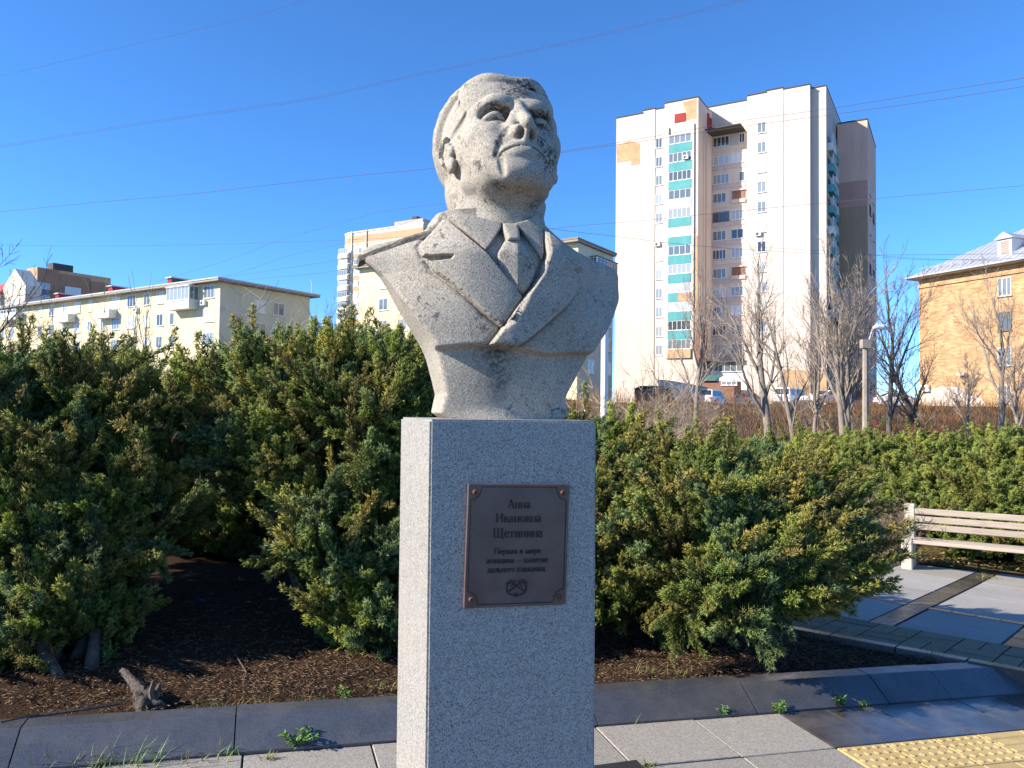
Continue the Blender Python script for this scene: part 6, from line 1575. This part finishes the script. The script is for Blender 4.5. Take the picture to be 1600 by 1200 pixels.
def tuft(label,px,py,n,L,spread,mat,seed,w_=.006,up=1.0,name='grass_tuft',cat='grass tuft',zup=.0,group='tufts growing at the foot of the kerb'):
    rg=np.random.default_rng(seed); p=gnd(px,py,zup); mb=MB()
    for i in range(n):
        b=(rg.normal(0,spread),rg.normal(0,spread*.5),-.005); blade(mb,b,(rg.normal(0,.7),rg.normal(0,.6),up),L*rg.uniform(.5,1.1),w_*rg.uniform(.7,1.3),rg)
    o=obj(name,mb,mat,None,(p[0],p[1],p[2])); o['kind']='thing'; return tag(o,label,cat,group)
def weed(label,px,py,n,L,seed,zup=0.0,mat=None):
    rg=np.random.default_rng(seed); p=gnd(px,py,zup); root=thing('weed',label,'weed',(p[0],p[1],p[2]),0,'green weeds growing at the kerb')
    st=MB(); lf=MB()
    for i in range(n):
        d=np.array([rg.normal(0,.6),rg.normal(0,.45),rg.uniform(.3,1.1)]); d/=np.linalg.norm(d); l=L*rg.uniform(.5,1.1); e=d*l; st.tube([(0,0,-.004),tuple(e*.5+np.array([0,0,.01])),tuple(e)],[.0022,.0018,.001],4,cap=False)
        for t in (.35,.55,.75,.9,1.0):
            for s_ in (-1,1):
                c=e*t; sd=np.cross(d,np.array([rg.normal(0,.4),rg.normal(0,.4),1.])); sd/=np.linalg.norm(sd)+1e-9; ld=sd*s_*.8+d*.5+np.array([0,0,.2]); ld/=np.linalg.norm(ld); ll=L*.36*rg.uniform(.7,1.2); wd_=np.cross(ld,np.array([0,0,1.])); wd_/=np.linalg.norm(wd_)+1e-9
                lf.add([c,c+ld*ll*.45+wd_*ll*.26,c+ld*ll+np.array([0,0,-.006]),c+ld*ll*.45-wd_*ll*.26],[(0,1,2,3)])
    obj('stem',st,GRN,root); obj('leaves',lf,mat or GRN,root); return root
weed('leafy green weed at the kerb foot left of the pedestal',467,1168,14,.085,1)
weed('small leafy green weed at the kerb, nearest the pedestal on its right',1128,1118,10,.055,2)
weed('bushy green weed at the kerb where grey tiles meet the polished ones',1214,1112,13,.06,3)
weed('bright green weed at the kerb before the polished dark tiles',1314,1105,14,.065,4)
weed('tiny pale green weed just right of the bright green one',1347,1103,8,.04,5)
weed('small green weed on the soil behind the kerb, left of the pedestal',538,1092,10,.06,6,.095)
rg = random.Random(4)
tuft('green grass tuft on the pavement edge at the lower left, nearest the left corner',60,1196,30,.10,.07,STRAW,11)
tuft('long green grass tuft at the kerb foot in the lower left',205,1190,60,.13,.10,GRN,12,.005)
tuft('thick clump of mixed green and dry grass at the kerb foot, lower left',150,1196,50,.09,.045,STRAW,13)
tuft('low yellowish grass line at the kerb foot, right of the long tuft',300,1182,45,.06,.07,STRAW,14)
tuft('short yellow-green tuft at the kerb foot between the grass line and the leafy weed',350,1178,36,.07,.03,GRN,15)
tuft('thin tuft of yellow grass in the tile joint left of the pedestal',420,1186,24,.05,.015,STRAW,16)
tuft('bluish grass blades leaning over the kerb at the left edge',5,1165,18,.16,.03,GRN,17,.006)
tuft('dry straw clump beside the right end of the plinth',1010,1197,50,.045,.02,STRAW,18)
tuft('sparse grass blades at the kerb right of the pedestal',985,1130,14,.07,.04,GRN,19,.003)
tuft('yellow-green grass tuft at the near end of the dark stripe by the bench',1540,903,60,.07,.06,STRAW,20,.008,zup=PATHUP,group=None)
tuft('reddish dry stalks in the bed behind the pink edging',1462,1022,16,.13,.03,STRAW,21,.003,1.6,zup=.12,group=None)
for i,(px,py,n_,lab) in enumerate(((600,1075,60,'dry straw grass clump on the soil close to the left side of the pedestal'),(545,1060,50,'thin dry grass patch on the soil, second from the pedestal'),(480,1098,50,'low dry grass along the back of the kerb, middle of the left bed'),(400,1100,40,'sparse dry blades behind the kerb near the bent stalk'),(330,1112,36,'low dry grass behind the kerb right of the stump'),(640,1030,36,'faint dry grass tuft deep beside the pedestal side'),(1010,1050,40,'dry stalks on the shaded soil right of the pedestal'),(1060,1052,36,'short dry stalks on the soil under the wide juniper'))):
    tuft(lab,px,py,n_,.09,.05,STRAW,40+i,.003,.55,zup=.095,group='dry grass on the soil of the bed')
# needle litter and twigs
def litter():
    rg=np.random.default_rng(9); n=17000; t=rg.uniform(-5,2.6,n); s_=-(.28+rg.gamma(1.6,.45,n)); P2=_k0+np.outer(t,KD)+np.outer(s_,KP)
    ok=sd_poly(P2[:,0],P2[:,1],bed_poly())<-.06; P2=P2[ok]; n=len(P2)
    gx,gy=P2[:,0],P2[:,1]; d=sd_poly(gx,gy,bed_poly()); z=-.04*np.clip(gx,-8,8)+.075+.03*np.sin(gx*1.7+gy*.9)+.02*np.sin(gx*4.1-gy*3.3)+.08*sst(.2,2.2,-d)+.010
    a=rg.uniform(0,6.28,n); D=np.stack([np.cos(a),np.sin(a),rg.normal(.05,.22,n)],1); return spindles(np.stack([gx,gy,z],1),D,rg.uniform(.02,.075,n),rg.uniform(.0012,.003,n))
_lv,_lf = litter(); k = NM('needle_litter'); c=k.ramp(k.noise(60.,2,.6,k.pos()),[(.3,(.06,.036,.024)),(.5,(.14,.09,.056)),(.7,(.34,.26,.17))]); k.color(c).rough(.9).spec(.1)
o = obj('needle_litter',mesh_np('needle_litter',_lv,_lf.astype(np.int32)),k.m,kind='stuff'); o['label']='brown fallen needles and dry stems on the soil of the bed'; o['category']='litter'
def leaves():
    rg=np.random.default_rng(19); n=2600; A=LN[0]; V=[];F=[]
    for i in range(n):
        f=rg.uniform(-1.5,4.5); q=abs(rg.normal(.15,.55)); p=A[0]+e1*f+nL*(q+.03); z=gz(p[0])+PATHUP+.035+.015*rg.random(); a=rg.uniform(0,6.28); l=rg.uniform(.012,.035); u=np.array([math.cos(a),math.sin(a),rg.normal(0,.3)])*l; w_=np.array([-math.sin(a),math.cos(a),rg.normal(0,.3)])*l*.6; c=np.array([p[0],p[1],z]); o=len(V); V+=[c-u,c+w_,c+u,c-w_]; F.append((o,o+1,o+2,o+3))
    return np.array(V),np.array(F)
_a,_b = leaves(); k=NM('fallen_leaves'); c=k.ramp(k.noise(30.,2,.6,k.pos()),[(.3,(.13,.06,.02)),(.5,(.36,.23,.06)),(.7,(.16,.19,.04))]); k.color(c).rough(.8)
o=obj('fallen_leaves',mesh_np('fallen_leaves',_a,_b),k.m,kind='stuff'); o['label']='yellow and brown fallen leaves on the verge under the bench'; o['category']='leaves'
# a stump-like trunk leaning out by the kerb, blue scrap, dead sprigs
p=gnd(213,1098,.095); st=thing('juniper_stump','small dull grey stump low on the soil by the kerb, under the left juniper','stump',(p[0],p[1],bedz(p[0],p[1])))
k=NM('split_grey_wood'); mp=k.mapping((60,60,14),(0,R(55),0)); c=k.ramp(k.noise(1.,5,.7,mp,.5),[(.3,(.04,.034,.03)),(.5,(.11,.092,.08)),(.72,(.19,.165,.145))]); k.color(c).rough(.95).spec(.1).bump(k.noise(1.,5,.7,mp,.5),.9,.012); GBK=k.m
mb=MB(); rs_=np.random.default_rng(6)
def limb(P,r0,r1,n=14):
    cp=[tuple(q) for q in catmull(P,5,False)]; m_=len(cp); tb=MB(); tb.tube(cp,[(r0*math.exp(-i*.22)+r1*(1-.75*i/m_))*rs_.uniform(.9,1.12) for i in range(m_)],n)
    o_=len(mb.v)
    for i,v_ in enumerate(tb.v):
        q=np.array(v_); c_=np.array(cp[min(i//n,m_-1)]); d_=q-c_; kk=i%n; q=c_+d_*(1+.28*math.sin(kk*2.4+.5*(i//n))+.16*rs_.normal()); mb.v.append(tuple(q))
    mb.f+=[[j+o_ for j in f_] for f_ in tb.f]
limb([(.06,0,-.06),(.035,.01,.01),(-.01,.04,.045),(-.07,.09,.075),(-.15,.15,.10)],.05,.036)
limb([(.05,.0,-.01),(.10,-.01,.0),(.15,.0,-.025)],.03,.016,8)
limb([(.06,.03,.0),(.085,.04,.045),(.09,.045,.075)],.016,.012,6)
obj('trunk',mb.mesh('trunk',True),GBK,st); mb=MB(); mb.tube([(.09,-.01,-.02),(.07,.0,.05),(.075,.01,.10)],[.02,.016,.006],6); obj('snag',mb,BARK,st)
for i,(pts,lab) in enumerate(((((0,1130),(60,1117),(130,1108),(190,1098)),'long grey dead branch lying along the kerb at the far left'),(((360,1010),(385,1050),(380,1070)),'bent dry stalk in the shade of the bed'))):
    P=[gnd(x,y,.115) for x,y in pts]; q=P[0]; o=obj('dead_branch',MB().tube([tuple(a-q) for a in P],.008 if i==0 else .004,5),BARK,None,tuple(q)); tag(o,lab,'branch')
p=gnd(318,948,.13); mb=MB(); rg_=np.random.default_rng(3); 
V=[(x*.045+rg_.normal(0,.006),y*.03+rg_.normal(0,.006),abs(rg_.normal(.02,.014))) for y in range(-1,3) for x in range(-1,3)]; mb.add(V,[(r_*4+c_,r_*4+c_+1,r_*4+c_+5,r_*4+c_+4) for r_ in range(3) for c_ in range(3)]); o=obj('litter_scrap',mb,NM('blue_plastic').color((.02,.06,.35)).rough(.4).m,None,tuple(p)); tag(o,'crumpled blue scrap of litter in the shade between the junipers','litter')
for px,py,Y,lab in ((42,870,4.45,'small brown dead sprig hanging on the left juniper, upper one'),(48,990,4.3,'brown dead sprig low on the left juniper')):
    pass
